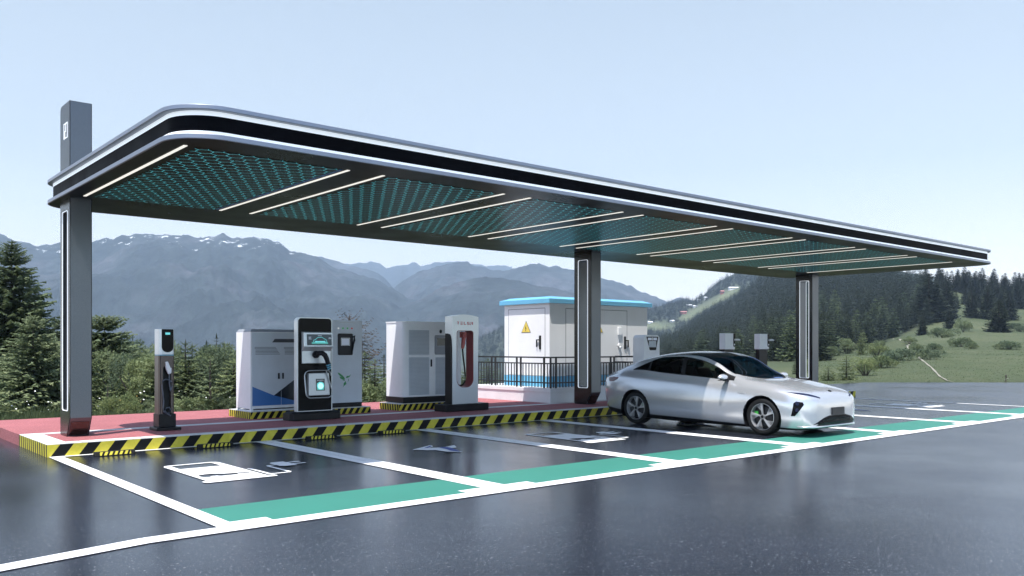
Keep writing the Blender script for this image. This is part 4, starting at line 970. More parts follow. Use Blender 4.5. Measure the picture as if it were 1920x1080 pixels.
# mirrors
for sg in (-1, 1):
    mb = MB(); cx_, cy_, cz_ = 1.09*sg, 1.84-2.68, 1.095
    rows = []; nu, nv = 18, 12
    for i in range(nv+1):
        ph = math.pi*i/nv
        for j in range(nu):
            th = 2*math.pi*j/nu; x_ = math.cos(ph); y_ = math.sin(ph)*math.cos(th); z_ = math.sin(ph)*math.sin(th)
            rows.append((cx_+.145*x_, cy_+.085*(y_ if y_ < 0 else y_*.55) - .03*abs(x_)*0, cz_+.068*(z_ if z_ > 0 else z_*.75)))
    mb.add(rows, [(i*nu+j, i*nu+(j+1) % nu, (i+1)*nu+(j+1) % nu, (i+1)*nu+j) for i in range(nv) for j in range(nu)])
    mr = mb.build('mirror', 'car_paint', car, smooth='all', weld=True)
    mb = MB(); mb.box(min(.88*sg, 1.02*sg), max(.88*sg, 1.02*sg), cy_-.04, cy_+.05, 1.018, 1.045); mb.box(min(.99*sg, 1.19*sg), max(.99*sg, 1.19*sg), cy_-.06, cy_+.045, 1.034, 1.046); mb.build('mirror_foot', 'car_trim', mr, bevel=.006)
# interior
mb = MB(); mb.box(-.84, .84, 1.55-2.68, 4.35-2.68, .30, .80); mb.box(-.82, .82, 1.62-2.68, 2.0-2.68, .8, .99)
it = mb.build('interior', 'interior', car, bevel=.03)
for (y_, xs) in ((2.75, (-.40, .40)), (3.75, (-.42, .42))):
    for x_ in xs:
        mb = MB(); mb.prism([(y_-2.68-.55, .8), (y_-2.68, .8), (y_-2.68+.22, 1.24), (y_-2.68+.10, 1.27), (y_-2.68-.10, .95), (y_-2.68-.52, .92)], x_-.25, x_+.25, 'yz')
        se = mb.build('seat', 'interior', car, bevel=.04)
        mb = MB(); mb.box(x_-.13, x_+.13, y_-2.68+.15, y_-2.68+.25, 1.275, 1.41); mb.build('headrest', 'interior', se, bevel=.03)
mb = MB(); c = Vector((-.40, 2.12-2.68, 1.0)); mb.tube([c + Vector((.18*math.cos(a*math.pi/12), .07*math.sin(a*math.pi/12), .17*math.sin(a*math.pi/12))) for a in range(25)], .014, 8); mb.build('steering_wheel', 'interior', car, smooth=True)
# ---------------------------------------------------------------- land: meadow, forest hill, valley, far mountains
UC = [-700, 0, 450, 800, 1000, 1150, 1250, 1350, 1450, 1550, 1650, 1720, 1800, 1900, 2050, 2700]
DC = [12, 20, 30, 41, 60, 90, 130, 180, 260, 350, 480, 620, 820]
left = [-.12, -.12, -.35, -1.1, -3.2, -8, -17, -28, -45, -60, -75, -85, -95]
ZC = np.array([left, left, left, left, [-.12, -.12, -.3, -.8, -2.2, -5, -9, -15, -24, -30, -34, -38, -45],
 [-.12, -.12, -.2, -.3, -1, -2.5, -4, -6, -7, -5, -3, -5, -15],
 [-.12, -.12, -.15, -.2, -.5, -1, -1.5, -2, -.5, 1.5, 3.5, 6, 4], [-.12, -.12, -.12, -.12, 0, .2, .5, 1, 3.5, 8.5, 19, 30, 28],
 [-.12, -.12, -.12, -.10, .1, .4, .8, 2, 8, 18, 35, 52, 50], [-.12, -.12, -.12, -.06, .2, .6, 1.2, 3, 11, 24, 45, 60, 58],
 [-.12, -.12, -.12, -.05, .35, .8, 1.6, 3.2, 12.5, 27, 44, 52, 48], [-.12, -.12, -.12, -.05, .4, 1.1, 2.6, 5, 14, 27, 31, 28, 20],
 [-.12, -.12, -.12, -.05, .4, 1.2, 3.1, 6, 14, 25.2, 24, 19, 10], [-.12, -.12, -.12, -.05, .4, 1.3, 3.1, 5.6, 12.6, 23.2, 21, 16, 8],
 [-.12, -.12, -.12, -.05, .4, 1.3, 3, 5.4, 12, 22, 20, 15, 8], [-.12, -.12, -.12, -.05, .4, 1.3, 3, 5.4, 12, 22, 20, 15, 8]])
ld_ = np.log(np.array(DC, float))
def smooth_u(u):                                     # weights along u with cosine easing
    u = min(max(u, UC[0]), UC[-1]-1e-6); i = int(np.searchsorted(UC, u, side='right'))-1; t = (u-UC[i])/(UC[i+1]-UC[i]); return i, t*t*(3-2*t)*.5+t*.5
def land(u, d):
    i, t = smooth_u(u); x = math.log(min(max(d, 12), 820))
    a = float(pchip(ld_, ZC[i], np.array([x]))[0]); b_ = float(pchip(ld_, ZC[i+1], np.array([x]))[0])
    z = a+(b_-a)*t
    if d > 44: z += mnoise.fractal((u*.004*d/60, d*.03, 1.7), 1, 2, 3)*min(1.2, (d-44)*.010)*.5
    return z
def mesh_np(name, V, F, mats, smooth=True, midx=None):
    me = bpy.data.meshes.new(name); V = np.asarray(V, np.float32); F = np.asarray(F, np.int32); k = F.shape[1]
    me.vertices.add(len(V)); me.vertices.foreach_set('co', V.ravel()); me.loops.add(F.size); me.loops.foreach_set('vertex_index', F.ravel())
    me.polygons.add(len(F)); me.polygons.foreach_set('loop_start', np.arange(0, F.size, k, dtype=np.int32)); me.polygons.foreach_set('loop_total', np.full(len(F), k, np.int32))
    if midx is not None: me.polygons.foreach_set('material_index', np.asarray(midx, np.int32))
    me.polygons.foreach_set('use_smooth', np.full(len(F), smooth, bool)); me.update(calc_edges=True); me.validate()
    for m_ in mats: me.materials.append(M[m_])
    return me
def link(me, name=None, parent=None, loc=None):
    o = bpy.data.objects.new(name or me.name, me); COL.objects.link(o)
    if parent: o.parent = parent
    if loc: o.location = loc
    return o
# meadow material
m, nt, b = new_mat('mountain_meadow')
n1 = noise(nt, .045, 6, .6); n2 = noise(nt, .9, 5, .7); n3 = noise(nt, 9, 4, .8)
c = ramp(nt, n1, [(.3, (.052, .066, .036)), (.5, (.072, .085, .046)), (.7, (.10, .108, .06))])
c = mix(nt, ramp(nt, n2, [(.42, (0, 0, 0)), (.7, (.7, .7, .7))]), c, (.045, .072, .028))
c = mix(nt, math_(nt, 'GREATER_THAN', n3, .72), c, (.17, .17, .11))
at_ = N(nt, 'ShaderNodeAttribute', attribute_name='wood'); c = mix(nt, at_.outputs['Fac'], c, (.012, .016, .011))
L(nt, c, b.inputs['Base Color']); b.inputs['Roughness'].default_value = .9; b.inputs['Specular IOR Level'].default_value = .15
bump(nt, b, n2, .8, .35); M['meadow'] = m
d0 = lambda u: float(np.interp(u, [1150, 1240, 1300, 1450, 1540, 1560, 1620, 1660, 1720], [220, 150, 110, 85, 82, 98, 130, 165, 195]))
dR = lambda u: float(np.interp(u, [1200, 1250, 1640, 1720, 1745], [640, 650, 640, 420, 400]))
us = np.linspace(-700, 2700, 171); ds = np.exp(np.linspace(math.log(13.5), math.log(820), 120))
V = []; WD = []
for d in ds:
    for u in us:
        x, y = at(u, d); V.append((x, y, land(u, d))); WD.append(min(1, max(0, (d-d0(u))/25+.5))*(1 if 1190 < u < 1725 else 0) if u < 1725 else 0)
nu = len(us); F = [(i*nu+j, i*nu+j+1, (i+1)*nu+j+1, (i+1)*nu+j) for i in range(len(ds)-1) for j in range(nu-1)]
# leave the plaza free: meadow faces wholly under the road or pavement go
V = np.array(V)
def under(p): return p[1] < 19.5 and (p[0]*FW[0]+p[1]*FW[1]) < 40
F = [f for f in F if not all(under(V[q]) for q in f)]
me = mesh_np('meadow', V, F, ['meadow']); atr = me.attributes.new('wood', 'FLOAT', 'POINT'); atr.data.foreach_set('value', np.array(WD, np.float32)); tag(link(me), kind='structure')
# foot path up the meadow
m, nt, b = new_mat('trodden_path'); n1 = noise(nt, 1.5, 5); L(nt, ramp(nt, n1, [(.3, (.17, .16, .12)), (.7, (.26, .25, .20))]), b.inputs['Base Color']); b.inputs['Roughness'].default_value = .9; M['path'] = m
pp = [(1790, 41.3), (1776, 43), (1762, 47), (1745, 57), (1728, 70), (1715, 84), (1704, 100), (1701, 112), (1706, 122), (1698, 135), (1688, 150), (1672, 165)]
pts = []
for (a, c_) in zip(pp, pp[1:]):
    for k in range(6): pts.append((a[0]+(c_[0]-a[0])*k/6, a[1]+(c_[1]-a[1])*k/6))
cen = [Vector(at(*q)) for q in pts]; PV = []
for i, q in enumerate(cen):
    t_ = (cen[min(i+1, len(cen)-1)]-cen[max(i-1, 0)]).normalized(); nn = Vector((-t_.y, t_.x)); w = (.015+.0008*pts[i][1])*(1+.3*math.sin(i*1.7))*min(1, .15+i/9)
    for s_ in (-1, 0, 1):
        p = q+nn*w*s_; d = p.x*FW[0]+p.y*FW[1]; u = CX+FPX*(p.x*RT[0]+p.y*RT[1])/d
        PV.append((p.x, p.y, max(land(u, d), land(*pts[i]))+.045))
PF = [(i*3+k, i*3+k+1, (i+1)*3+k+1, (i+1)*3+k) for i in range(len(cen)-1) for k in (0, 1)]
tag(link(mesh_np('path', PV, PF, ['path'])), kind='structure')
# --- mountains: height fields between a base and a traced ridge line
def mountain_mat(name, rock, green, snow_z=None):
    m, nt, b = new_mat(name)
    tc = N(nt, 'ShaderNodeTexCoord'); sc = N(nt, 'ShaderNodeMapping'); sc.inputs['Scale'].default_value = (1, 1, .45); L(nt, tc.outputs['Object'], sc.inputs[0])
    n1 = noise(nt, .006, 8, .65, vec=sc.outputs[0]); n2 = noise(nt, .035, 7, .7, vec=sc.outputs[0])
    c = ramp(nt, n1, [(.40, green), (.52, tuple(x*1.5 for x in green)), (.66, rock)])
    mm = N(nt, 'ShaderNodeMix', data_type='RGBA', blend_type='MULTIPLY'); mm.inputs[0].default_value = .9
    L(nt, c, mm.inputs[6]); L(nt, ramp(nt, n2, [(.3, (.3,)*3), (.7, (1.65,)*3)]), mm.inputs[7]); c = mm.outputs[2]
    if snow_z:
        sp = N(nt, 'ShaderNodeSeparateXYZ'); L(nt, tc.outputs['Object'], sp.inputs[0])
        hgt = math_(nt, 'MULTIPLY_ADD', sp.outputs[2], 1/90., -snow_z/90.)
        k = math_(nt, 'MULTIPLY', math_(nt, 'GREATER_THAN', n2, .615), math_(nt, 'GREATER_THAN', hgt, 0.)); c = mix(nt, k, c, (.75, .77, .8))
    L(nt, c, b.inputs['Base Color']); b.inputs['Roughness'].default_value = .95; b.inputs['Specular IOR Level'].default_value = .1
    bump(nt, b, n2, 1., 9.); return m
M['mount_a'] = mountain_mat('forested_rock_near', (.060, .062, .068), (.020, .026, .026), 245)
M['mount_b'] = mountain_mat('forested_rock_far', (.06, .063, .07), (.022, .028, .03))
def mountain(name, ridge, d_base, d_ridge, z_base, mk, amp, seed, rows=70, step=4., p=1.15, rough=1.):
    ru = np.array([r[0] for r in ridge], float); rv = np.array([r[1] for r in ridge], float)
    us = np.arange(ru[0], ru[-1]+step, step); V = []
    ts = np.concatenate([np.linspace(0, 1, rows), 1+np.linspace(.03, .35, 8)])
    vr = np.interp(us, ru, rv)
    for t in ts:
        for u, v in zip(us, vr):
            d = d_base+(d_ridge-d_base)*t; zr = zv(v, d_ridge)
            jag = mnoise.fractal((u*.045, seed, .3), .75, 2.1, 6)*4.2*rough*d_ridge/FPX
            x, y = at(u, d)
            if t <= 1:
                w = math.sin(math.pi*min(t, 1))**.8
                q = mnoise.ridged_multi_fractal((x*.0032, y*.0032, seed), .9, 2.1, 6, 1.0, 2.0)-1.0
                q2 = mnoise.fractal((x*.012, y*.012, seed+3), .8, 2.2, 4)
                z = z_base+(zr-z_base)*t**p + amp*(q*.75+q2*.25)*w + jag*max(0, (t-.9)/.1)
            else: z = zr+jag-(t-1)*(d_ridge-d_base)*.9
            V.append((x, y, z))
    nu = len(us); F = [(i*nu+j, i*nu+j+1, (i+1)*nu+j+1, (i+1)*nu+j) for i in range(len(ts)-1) for j in range(nu-1)]
    return tag(link(mesh_np(name, V, F, [mk])), kind='structure')
main = [(-420, 470), (-250, 440), (-100, 425), (0, 440), (25, 451), (67, 459), (77, 460), (110, 456), (173, 454), (200, 446), (212, 447), (227, 440), (238, 442), (258, 437.5), (298, 438), (337, 440), (352, 444), (367, 447), (380, 445), (394, 441), (405, 443), (417, 437), (437, 447), (446, 445), (458, 449), (475, 443), (485, 446), (500, 446), (521, 456), (535, 466), (560, 473), (592, 481), (624, 502), (656, 512), (696, 520), (720, 532), (741, 543), (762, 555), (800, 568), (860, 590), (940, 620), (1060, 645)]
mountain('mountains', main, 850, 2300, -110, 'mount_a', 62, 1.3)
mountain('mountains', [(540, 520), (580, 478), (592, 481), (602, 480.5), (618, 486), (634, 490), (662, 498), (679, 502), (709, 514), (725, 527), (741, 542), (790, 575), (900, 610)], 2300, 3100, -60, 'mount_b', 45, 4.1, rows=40)
mountain('mountains', [(600, 505), (640, 497), (666, 494), (680, 497), (696, 492), (712, 494), (730, 501), (756, 495.5), (779, 494), (790, 498), (815, 492), (850, 490), (960, 500)], 3000, 4300, -60, 'mount_b', 55, 7.7, rows=40)
mountain('mountains', [(690, 575), (739, 541), (755, 527), (773, 516), (794, 506), (820, 500), (848, 491.5), (869, 492), (895, 498), (922, 504), (943, 509), (970, 503), (1010, 494), (1040, 499), (1075, 506), (1130, 520), (1160, 531), (1190, 541), (1215, 553), (1250, 566), (1270, 560), (1285, 557), (1330, 575), (1420, 590)], 1500, 2700, -90, 'mount_b', 60, 9.2, rows=60)
mountain('mountains', [(700, 610), (740, 580), (783, 562), (815, 547), (858, 529), (890, 521), (930, 519), (990, 530), (1060, 545), (1130, 560), (1230, 590)], 1100, 1900, -90, 'mount_a', 50, 12.5, rows=60)
# --- forested hill with clearing, behind the kiosk and to the right
HILL = [(560, 700), (640, 690), (720, 683), (790, 672), (850, 655), (890, 640), (920, 624), (945, 612), (985, 600), (1060, 592), (1140, 588), (1215, 580), (1240, 573), (1265, 567), (1285, 562), (1297, 566), (1320, 553), (1345, 530), (1365, 519), (1390, 508), (1450, 500), (1560, 498), (1660, 505), (1760, 520)]
HB, HR = 560, 1150
def hill_z(u, t):
    zr = zv(float(np.interp(u, [r[0] for r in HILL], [r[1] for r in HILL])), HR); d = HB+(HR-HB)*t
    x, y = at(u, d); return x, y, -70+(zr+70)*t**.85 + 7*mnoise.fractal((x*.01, y*.01, 5), .8, 2, 4)*math.sin(math.pi*min(1, t))
m, nt, b = new_mat('hill_cover'); at_ = N(nt, 'ShaderNodeAttribute', attribute_name='clearing')
n1 = noise(nt, .05, 6, .7); c = ramp(nt, n1, [(.3, (.022, .032, .022)), (.7, (.045, .058, .036))]); c2 = ramp(nt, n1, [(.3, (.085, .11, .05)), (.7, (.14, .15, .08))])
L(nt, mix(nt, at_.outputs['Fac'], c, c2), b.inputs['Base Color']); b.inputs['Roughness'].default_value = .95; bump(nt, b, n1, 1, 4); M['hill'] = m
us = np.arange(560, 1761, 8.); ts = np.concatenate([np.linspace(0, 1, 60), [1.05, 1.12, 1.2]]); V = []; CL = []
def clearing(u, v):                                    # green strip with the chalets, by its direction from the plaza
    n_ = (u-1330)*.48+(v-571)*.88; along = (u-1330)*.88-(v-571)*.48
    k = math.exp(-(n_/8.)**2)*(1/(1+math.exp((abs(along)-64)/5)))
    k2 = math.exp(-((u-1228)/40)**2-((v-612)/8)**2)
    return max(k, k2)
for t in ts:
    for u in us:
        x, y, z = hill_z(u, t) if t <= 1 else (*at(u, HB+(HR-HB)*t), hill_z(u, 1)[2]-(t-1)*500)
        d = HB+(HR-HB)*t; V.append((x, y, z)); CL.append(clearing(u, HOR-(z-CAMH)*FPX/d))
nu = len(us); F = [(i*nu+j, i*nu+j+1, (i+1)*nu+j+1, (i+1)*nu+j) for i in range(len(ts)-1) for j in range(nu-1)]
me = mesh_np('forest_hill', V, F, ['hill']); atr = me.attributes.new('clearing', 'FLOAT', 'POINT'); atr.data.foreach_set('value', np.array(CL, np.float32))
tag(link(me), kind='structure')
# ---------------------------------------------------------------- vegetation
def leaf_mat(name, dark, mid, light, scale=1.2, trans=.25, hue=0.):
    m, nt, b = new_mat(name)
    n1 = noise(nt, scale, 4, .7); n2 = noise(nt, scale*7, 3, .7); oi = N(nt, 'ShaderNodeObjectInfo')
    f = math_(nt, 'ADD', math_(nt, 'MULTIPLY', n1, .6), math_(nt, 'MULTIPLY', n2, .4))
    c = ramp(nt, f, [(.34, dark), (.5, mid), (.66, light)])
    mm = N(nt, 'ShaderNodeMix', data_type='RGBA', blend_type='MULTIPLY'); mm.inputs[0].default_value = 1
    L(nt, c, mm.inputs[6]); L(nt, ramp(nt, oi.outputs['Random'], [(0, (.78, .80, .82)), (.5, (1, 1, 1)), (1, (1.2, 1.16, .95))]), mm.inputs[7])
    L(nt, mm.outputs[2], b.inputs['Base Color']); b.inputs['Roughness'].default_value = .75; b.inputs['Specular IOR Level'].default_value = .2
    tr = N(nt, 'ShaderNodeBsdfTranslucent'); L(nt, mm.outputs[2], tr.inputs[0]); mx = N(nt, 'ShaderNodeMixShader'); mx.inputs[0].default_value = trans
    out = nt.nodes['Material Output']; L(nt, b.outputs[0], mx.inputs[1]); L(nt, tr.outputs[0], mx.inputs[2]); L(nt, mx.outputs[0], out.inputs[0]); return m
M['spruce'] = leaf_mat('spruce_needles', (.042, .064, .042), (.10, .135, .078), (.20, .235, .13))
M['young'] = leaf_mat('young_needles', (.08, .115, .055), (.15, .185, .085), (.25, .27, .13))
M['forest'] = leaf_mat('forest_needles', (.014, .023, .018), (.031, .043, .031), (.064, .079, .054), .6)
M['bush'] = leaf_mat('shrub_leaves', (.08, .115, .06), (.175, .215, .11), (.30, .33, .175))
M['dead'] = leaf_mat('brown_twigs', (.05, .04, .035), (.08, .062, .05), (.11, .085, .065), trans=0)
M['bark'] = mat('bark', (.07, .055, .045), .9, 0, .35, 8, .5, 20)
def spruce_arrays(h, R, nw, nb, steps, seed, droop=.35, tipup=.12, tw=.26, tww=.05, base=.05, bare=0., power=.8):
    r = np.random.default_rng(seed); V = []; F = []
    def tri(a, b_, c_): n = len(V); V.extend([a, b_, c_]); F.append((n, n+1, n+2))
    for i in range(nw):
        f = (i+r.uniform(-.3, .3))/nw; f = min(max(f, 0), .985); z0 = h*(base+(1-base)*f)
        L0 = R*(1-f)**power*(1.-.25*max(0, (.12-f)/.12))
        for k in range(nb):
            if r.random() < bare: continue
            az = 2*math.pi*(k+r.uniform(-.4, .4))/nb + i*1.1; Lb = L0*r.uniform(.65, 1.12)+.06*h/8
            ca, sa_ = math.cos(az), math.sin(az); dr = droop*r.uniform(.6, 1.4)*(1-.7*f); prev = None
            for s in range(steps+1):
                t = s/steps; rad = Lb*t; z = z0 - dr*Lb*t*(1.15-.55*t) + tipup*Lb*t*t + (.35*Lb*t if f > .85 else 0)
                p = np.array((rad*ca, rad*sa_, z))
                if s > 0:
                    l = tw*Lb*(1-.72*t)*r.uniform(.7, 1.3)+.03*h/8
                    for sd in (-1, 1):
                        an = az+sd*r.uniform(.65, 1.15); dz = r.uniform(-.45, .05)
                        tip = p+np.array((math.cos(an), math.sin(an), dz))*l; wv = np.array((ca, sa_, r.uniform(-.3, .5)))*tww*Lb*r.uniform(.8, 1.5)
                        tri(p-wv, p+wv, tip)
                        if steps > 5:
                            q = p*.45+tip*.55; an2 = an-sd*.7; tri(q-wv*.6, q+wv*.6, q+np.array((math.cos(an2), math.sin(an2), dz-.25))*l*.55)
                    if prev is not None:
                        side = np.array((-sa_, ca, r.uniform(-.4, .4)))*tww*Lb*.55*(1.1-t); tri(prev-side, prev+side, p+np.array((ca, sa_, 0))*.05*Lb)
                prev = p
    for k in range(5): a = k*1.26; w = .015*h; tri(np.array((w*math.cos(a), w*math.sin(a), h*.93)), np.array((w*math.cos(a+2), w*math.sin(a+2), h*.93)), np.array((0, 0, h*1.01)))
    return np.array(V), np.array(F)
def trunk_arrays(h, r0, n=7, bend=0., seed=0):
    r = np.random.default_rng(seed); V = []; F = []; K_ = 7
    for i in range(K_+1):
        t = i/K_; rr = r0*(1-t)**.8+.006; ox = bend*math.sin(t*2+seed); 
        for k in range(n): a = 2*math.pi*k/n; V.append((ox+rr*math.cos(a), rr*math.sin(a)+bend*.5*math.sin(t*3), h*t-(.25 if i == 0 else 0)))
    for i in range(K_):
        for k in range(n): a, b_ = i*n+k, i*n+(k+1) % n; F += [(a, b_, b_+n), (a, b_+n, a+n)]
    return np.array(V), np.array(F)
def tree(name, lb, cat, u, d, h, R, mk='spruce', nw=34, nb=8, steps=7, seed=0, group=None, **k):
    x, y = at(u, d); z = land(u, d); t = thing(name, lb, cat, (x, y, z-.05), group, seed*1.3)
    V, F = trunk_arrays(h*.97, h*.014+.02, seed=seed); link(mesh_np('trunk', V, F, ['bark']), parent=t)
    V, F = spruce_arrays(h, R, nw, nb, steps, seed, **k); link(mesh_np('crown', V, F, [mk], smooth=False), parent=t); return t
def top_h(u, d, v): return zv(v, d)-land(u, d)
# big spruces on the left
tree('spruce_tree', 'tallest dark spruce at the left edge behind the red pavement', 'tree', 22, 30, top_h(22, 30, 448), 2.5, nw=60, nb=12, steps=9, seed=1, base=.02, power=.72, tww=.075, tw=.3)
tree('spruce_tree', 'full spruce just right of the leftmost canopy column', 'tree', 196, 27, top_h(196, 27, 590), 1.75, mk='bush', nw=40, nb=12, steps=8, seed=2, base=.0, power=.5, tww=.085, tw=.3)
tree('spruce_tree', 'spruce half hidden behind the leftmost canopy column', 'tree', 118, 30, top_h(118, 30, 590), 1.6, nw=36, nb=11, steps=8, seed=3, base=.0, power=.6, tww=.08, tw=.3)
tree('spruce_tree', 'smaller green spruce below the tallest one at the left edge', 'tree', 62, 25, top_h(62, 25, 590), 1.5, mk='bush', nw=34, nb=11, steps=8, seed=4, base=.0, power=.6, tww=.08, tw=.3)
tree('young_spruce', 'young spruce with long light branches cut by the left edge of the view', 'tree', -22, 21.5, 2.0, 1.5, mk='young', nw=9, nb=7, steps=9, seed=5, droop=.15, tipup=.25, tw=.16, tww=.035)
tree('young_spruce', 'sparse young spruce with upright tip left of the blue-triangle cabinet', 'tree', 394, 23.5, top_h(394, 23.5, 660), 1.1, mk='bush', nw=11, nb=7, steps=9, seed=6, droop=.1, tipup=.22, tw=.2, tww=.04, base=.03)
tree('young_spruce', 'tiny spruce at the pavement edge beside the leftmost column', 'tree', 202, 22.3, .95, .6, mk='bush', nw=8, nb=6, steps=6, seed=7, droop=.1, tipup=.2)
tree('spruce_tree', 'dark spruce tip rising above the thicket left of the blue-triangle cabinet', 'tree', 406, 44, top_h(406, 44, 623), 1.3, mk='forest', nw=24, nb=7, steps=5, seed=8)
tree('spruce_tree', 'short dark spruce tip beside the taller tip above the thicket', 'tree', 387, 46, top_h(387, 46, 636), 1.0, mk='forest', nw=20, nb=7, steps=5, seed=9)
tree('spruce_tree', 'thin brownish spruce tip above the shrubs right of the slim charging post', 'tree', 348, 40, top_h(348, 40, 634), .7, mk='dead', nw=14, nb=6, steps=5, seed=10, bare=.3)
tree('bare_spruce', 'tall sparse spruce with bare twigs above the grey bird cabinet', 'tree', 655, 36, top_h(655, 36, 588), 1.2, mk='dead', nw=15, nb=7, steps=6, seed=11, bare=.35, droop=.1, tipup=.5, tw=.2, tww=.055, power=.3, base=.3)
tree('bare_spruce', 'sparse brown spruce showing right of the grey bird cabinet', 'tree', 678, 34, top_h(678, 34, 602), 1.1, mk='dead', nw=18, nb=6, steps=6, seed=12, bare=.2, droop=.1, tipup=.45, tw=.22, tww=.04, power=.3, base=.2)
tree('spruce_tree', 'dark spruce between the bird cabinet and the louvred cabinet', 'tree', 684, 31, top_h(684, 31, 655), 1.2, nw=20, nb=8, steps=7, seed=13)
tree('spruce_tree', 'dark spruce tight against the left side of the louvred cabinet', 'tree', 720, 33, top_h(720, 33, 661), .9, mk='forest', nw=20, nb=7, steps=6, seed=14)
tree('young_spruce', 'green spruce in the middle of the gap between the grey and white cabinets', 'tree', 703, 27, top_h(703, 27, 668), .95, mk='bush', nw=18, nb=8, steps=7, seed=15)
tree('spruce_tree', 'spruce seen through the oval charger and its left gap', 'tree', 872, 38, top_h(872, 38, 690), 1.6, nw=22, nb=8, steps=7, seed=16)
tree('spruce_tree', 'dark spruce behind the railing left of the blue-roofed kiosk', 'tree', 915, 44, top_h(915, 44, 668), 1.5, mk='spruce', nw=20, nb=8, steps=6, seed=17)
# pale young spruces right of the third column
tree('young_spruce', 'pale green young spruce with a pointed tip right of the far column', 'tree', 1587, 44.5, top_h(1587, 44.5, 663), .78, mk='young', nw=16, nb=8, steps=8, seed=18, droop=.25, base=.02, power=.55)
tree('young_spruce', 'low pale spruce touching the right side of the far column', 'tree', 1553, 44, top_h(1553, 44, 684), .7, mk='young', nw=11, nb=8, steps=8, seed=19, droop=.25, base=.02, power=.5)
# shrubs
def bush_arrays(w, h, n, seed, leaf=.06, lobes=7):
    r = np.random.default_rng(seed); C = [(0, 0, h*.45, w*.62, h*.5)]
    for i in range(lobes): a = r.uniform(0, 6.28); q = r.uniform(.25, .75)*w; C.append((q*math.cos(a), q*math.sin(a), h*r.uniform(.25, .72), w*r.uniform(.28, .5), h*r.uniform(.22, .34)))
    V = []; F = []
    for i in range(n):
        cx_, cy_, cz_, rw, rh = C[r.integers(len(C))]
        d = r.normal(size=3); d /= np.linalg.norm(d); d[2] = abs(d[2]) if r.random() < .75 else d[2]; q = r.uniform(.55, 1.05)**.5
        p = np.array((cx_+d[0]*rw*q, cy_+d[1]*rw*q, max(.02, cz_+d[2]*rh*q)))
        a = r.normal(size=3)+d*.8; a /= np.linalg.norm(a); b_ = np.cross(a, r.normal(size=3)); b_ /= np.linalg.norm(b_)
        s = leaf*r.uniform(.6, 1.5); k = len(V); V += [p-b_*s*.35, p+a*s*.6, p+b_*s*.35, p+a*s*1.7]; F += [(k, k+1, k+3), (k+1, k+2, k+3)]
    return np.array(V), np.array(F)
bush_me = [mesh_np('foliage', *bush_arrays(1, 1, 3000, 40+i, .075), [mk], smooth=False) for i, mk in enumerate(('bush', 'bush', 'young', 'spruce'))]
sp_me = [mesh_np('crown', *spruce_arrays(1, .42, 18, 9, 7, 60+i, base=.0, power=.6, tw=.32, tww=.075, droop=.2, tipup=.18), [mk], smooth=False) for i, mk in enumerate(('spruce', 'bush', 'young'))]
tr_me = mesh_np('trunk', *trunk_arrays(.95, .022), ['bark'])
tall_me = [mesh_np('foliage', *bush_arrays(.42, 1, 5200, 140+i, .030, 10), [mk], smooth=False) for i, mk in enumerate(('bush', 'spruce', 'bush', 'young'))]
stem_me = []
for i in range(2):
    mb = MB()
    for k in range(5): a = k*1.3+i; mb.tube([(0, 0, -.1), (.15*math.cos(a), .15*math.sin(a), .3), (.38*math.cos(a), .38*math.sin(a), .62)], [.03, .022, .008], 5)
    o = mb.build('stem', 'bark'); stem_me.append(o.data); bpy.data.objects.remove(o)
def shrub(u, d, w, h, i, lb, grp, rz=0.):
    x, y = at(u, d); t = thing('shrub', lb, 'shrub', (x, y, land(u, d)-.06), grp, rz); q = h > 1.4*w
    if q: w = max(w/.42, h*.85)
    t.scale = (w, w, h)
    link((tall_me if q else bush_me)[i % 4], 'foliage', t); link(stem_me[i % 2], 'stem', t); return t
def small_spruce(u, d, w, h, i, lb, grp, rz=0.):
    x, y = at(u, d); t = thing('small_spruce', lb, 'tree', (x, y, land(u, d)-.05), grp, rz); t.scale = (w/.42, w/.42, h)
    link(sp_me[i % 3], 'crown', t); link(tr_me, 'trunk', t); return t
r = random.Random(3)
GL, GS = 'leafy green shrub in the thicket behind the red pavement', 'small spruce growing among the thicket behind the red pavement'
def vtop(u): return float(np.interp(u, [-60, 60, 120, 172, 235, 262, 290, 330, 372, 400, 440, 560, 700, 830, 900, 960], [655, 640, 655, 655, 650, 668, 655, 655, 668, 650, 668, 690, 690, 690, 700, 715]))
for i in range(80):
    u = -40+r.random()*500; d = 24+r.random()**1.3*20; v = vtop(u)+r.uniform(-4, 22)+ (34-d)*1.2*(d < 34)
    h = max(.5, top_h(u, d, v))*1.22
    if i % 2: shrub(u, d, r.uniform(.5, .95), h, r.randrange(4), GL, 'shrubs in the left thicket', r.uniform(0, 6))
    else: small_spruce(u, d, r.uniform(.65, 1.05), h*1.08, r.randrange(3), GS, 'small spruces in the left thicket', r.uniform(0, 6))
for i in range(14):                                    # low growth at the pavement's edge
    u = 175+r.random()*270; shrub(u, 21.8+r.random()*1.6+(.0 if u < 330 else 1.5), r.uniform(.3, .55), r.uniform(.3, .7), r.randrange(3), 'low leafy plant at the edge of the red pavement', 'low plants along the red pavement', r.uniform(0, 6))
for i in range(26):
    u = 560+r.random()*400; d = 26+r.random()*22; h = max(.5, top_h(u, d, vtop(u)+r.uniform(4, 30)))
    if i % 2: shrub(u, d, r.uniform(.6, 1.1), h, r.randrange(4), 'leafy green shrub showing in the gaps between the cabinets', 'shrubs behind the cabinets', r.uniform(0, 6))
    else: small_spruce(u, d, r.uniform(.55, .95), h*1.05, r.randrange(3), 'small spruce showing in the gaps between the cabinets', 'small spruces behind the cabinets', r.uniform(0, 6))
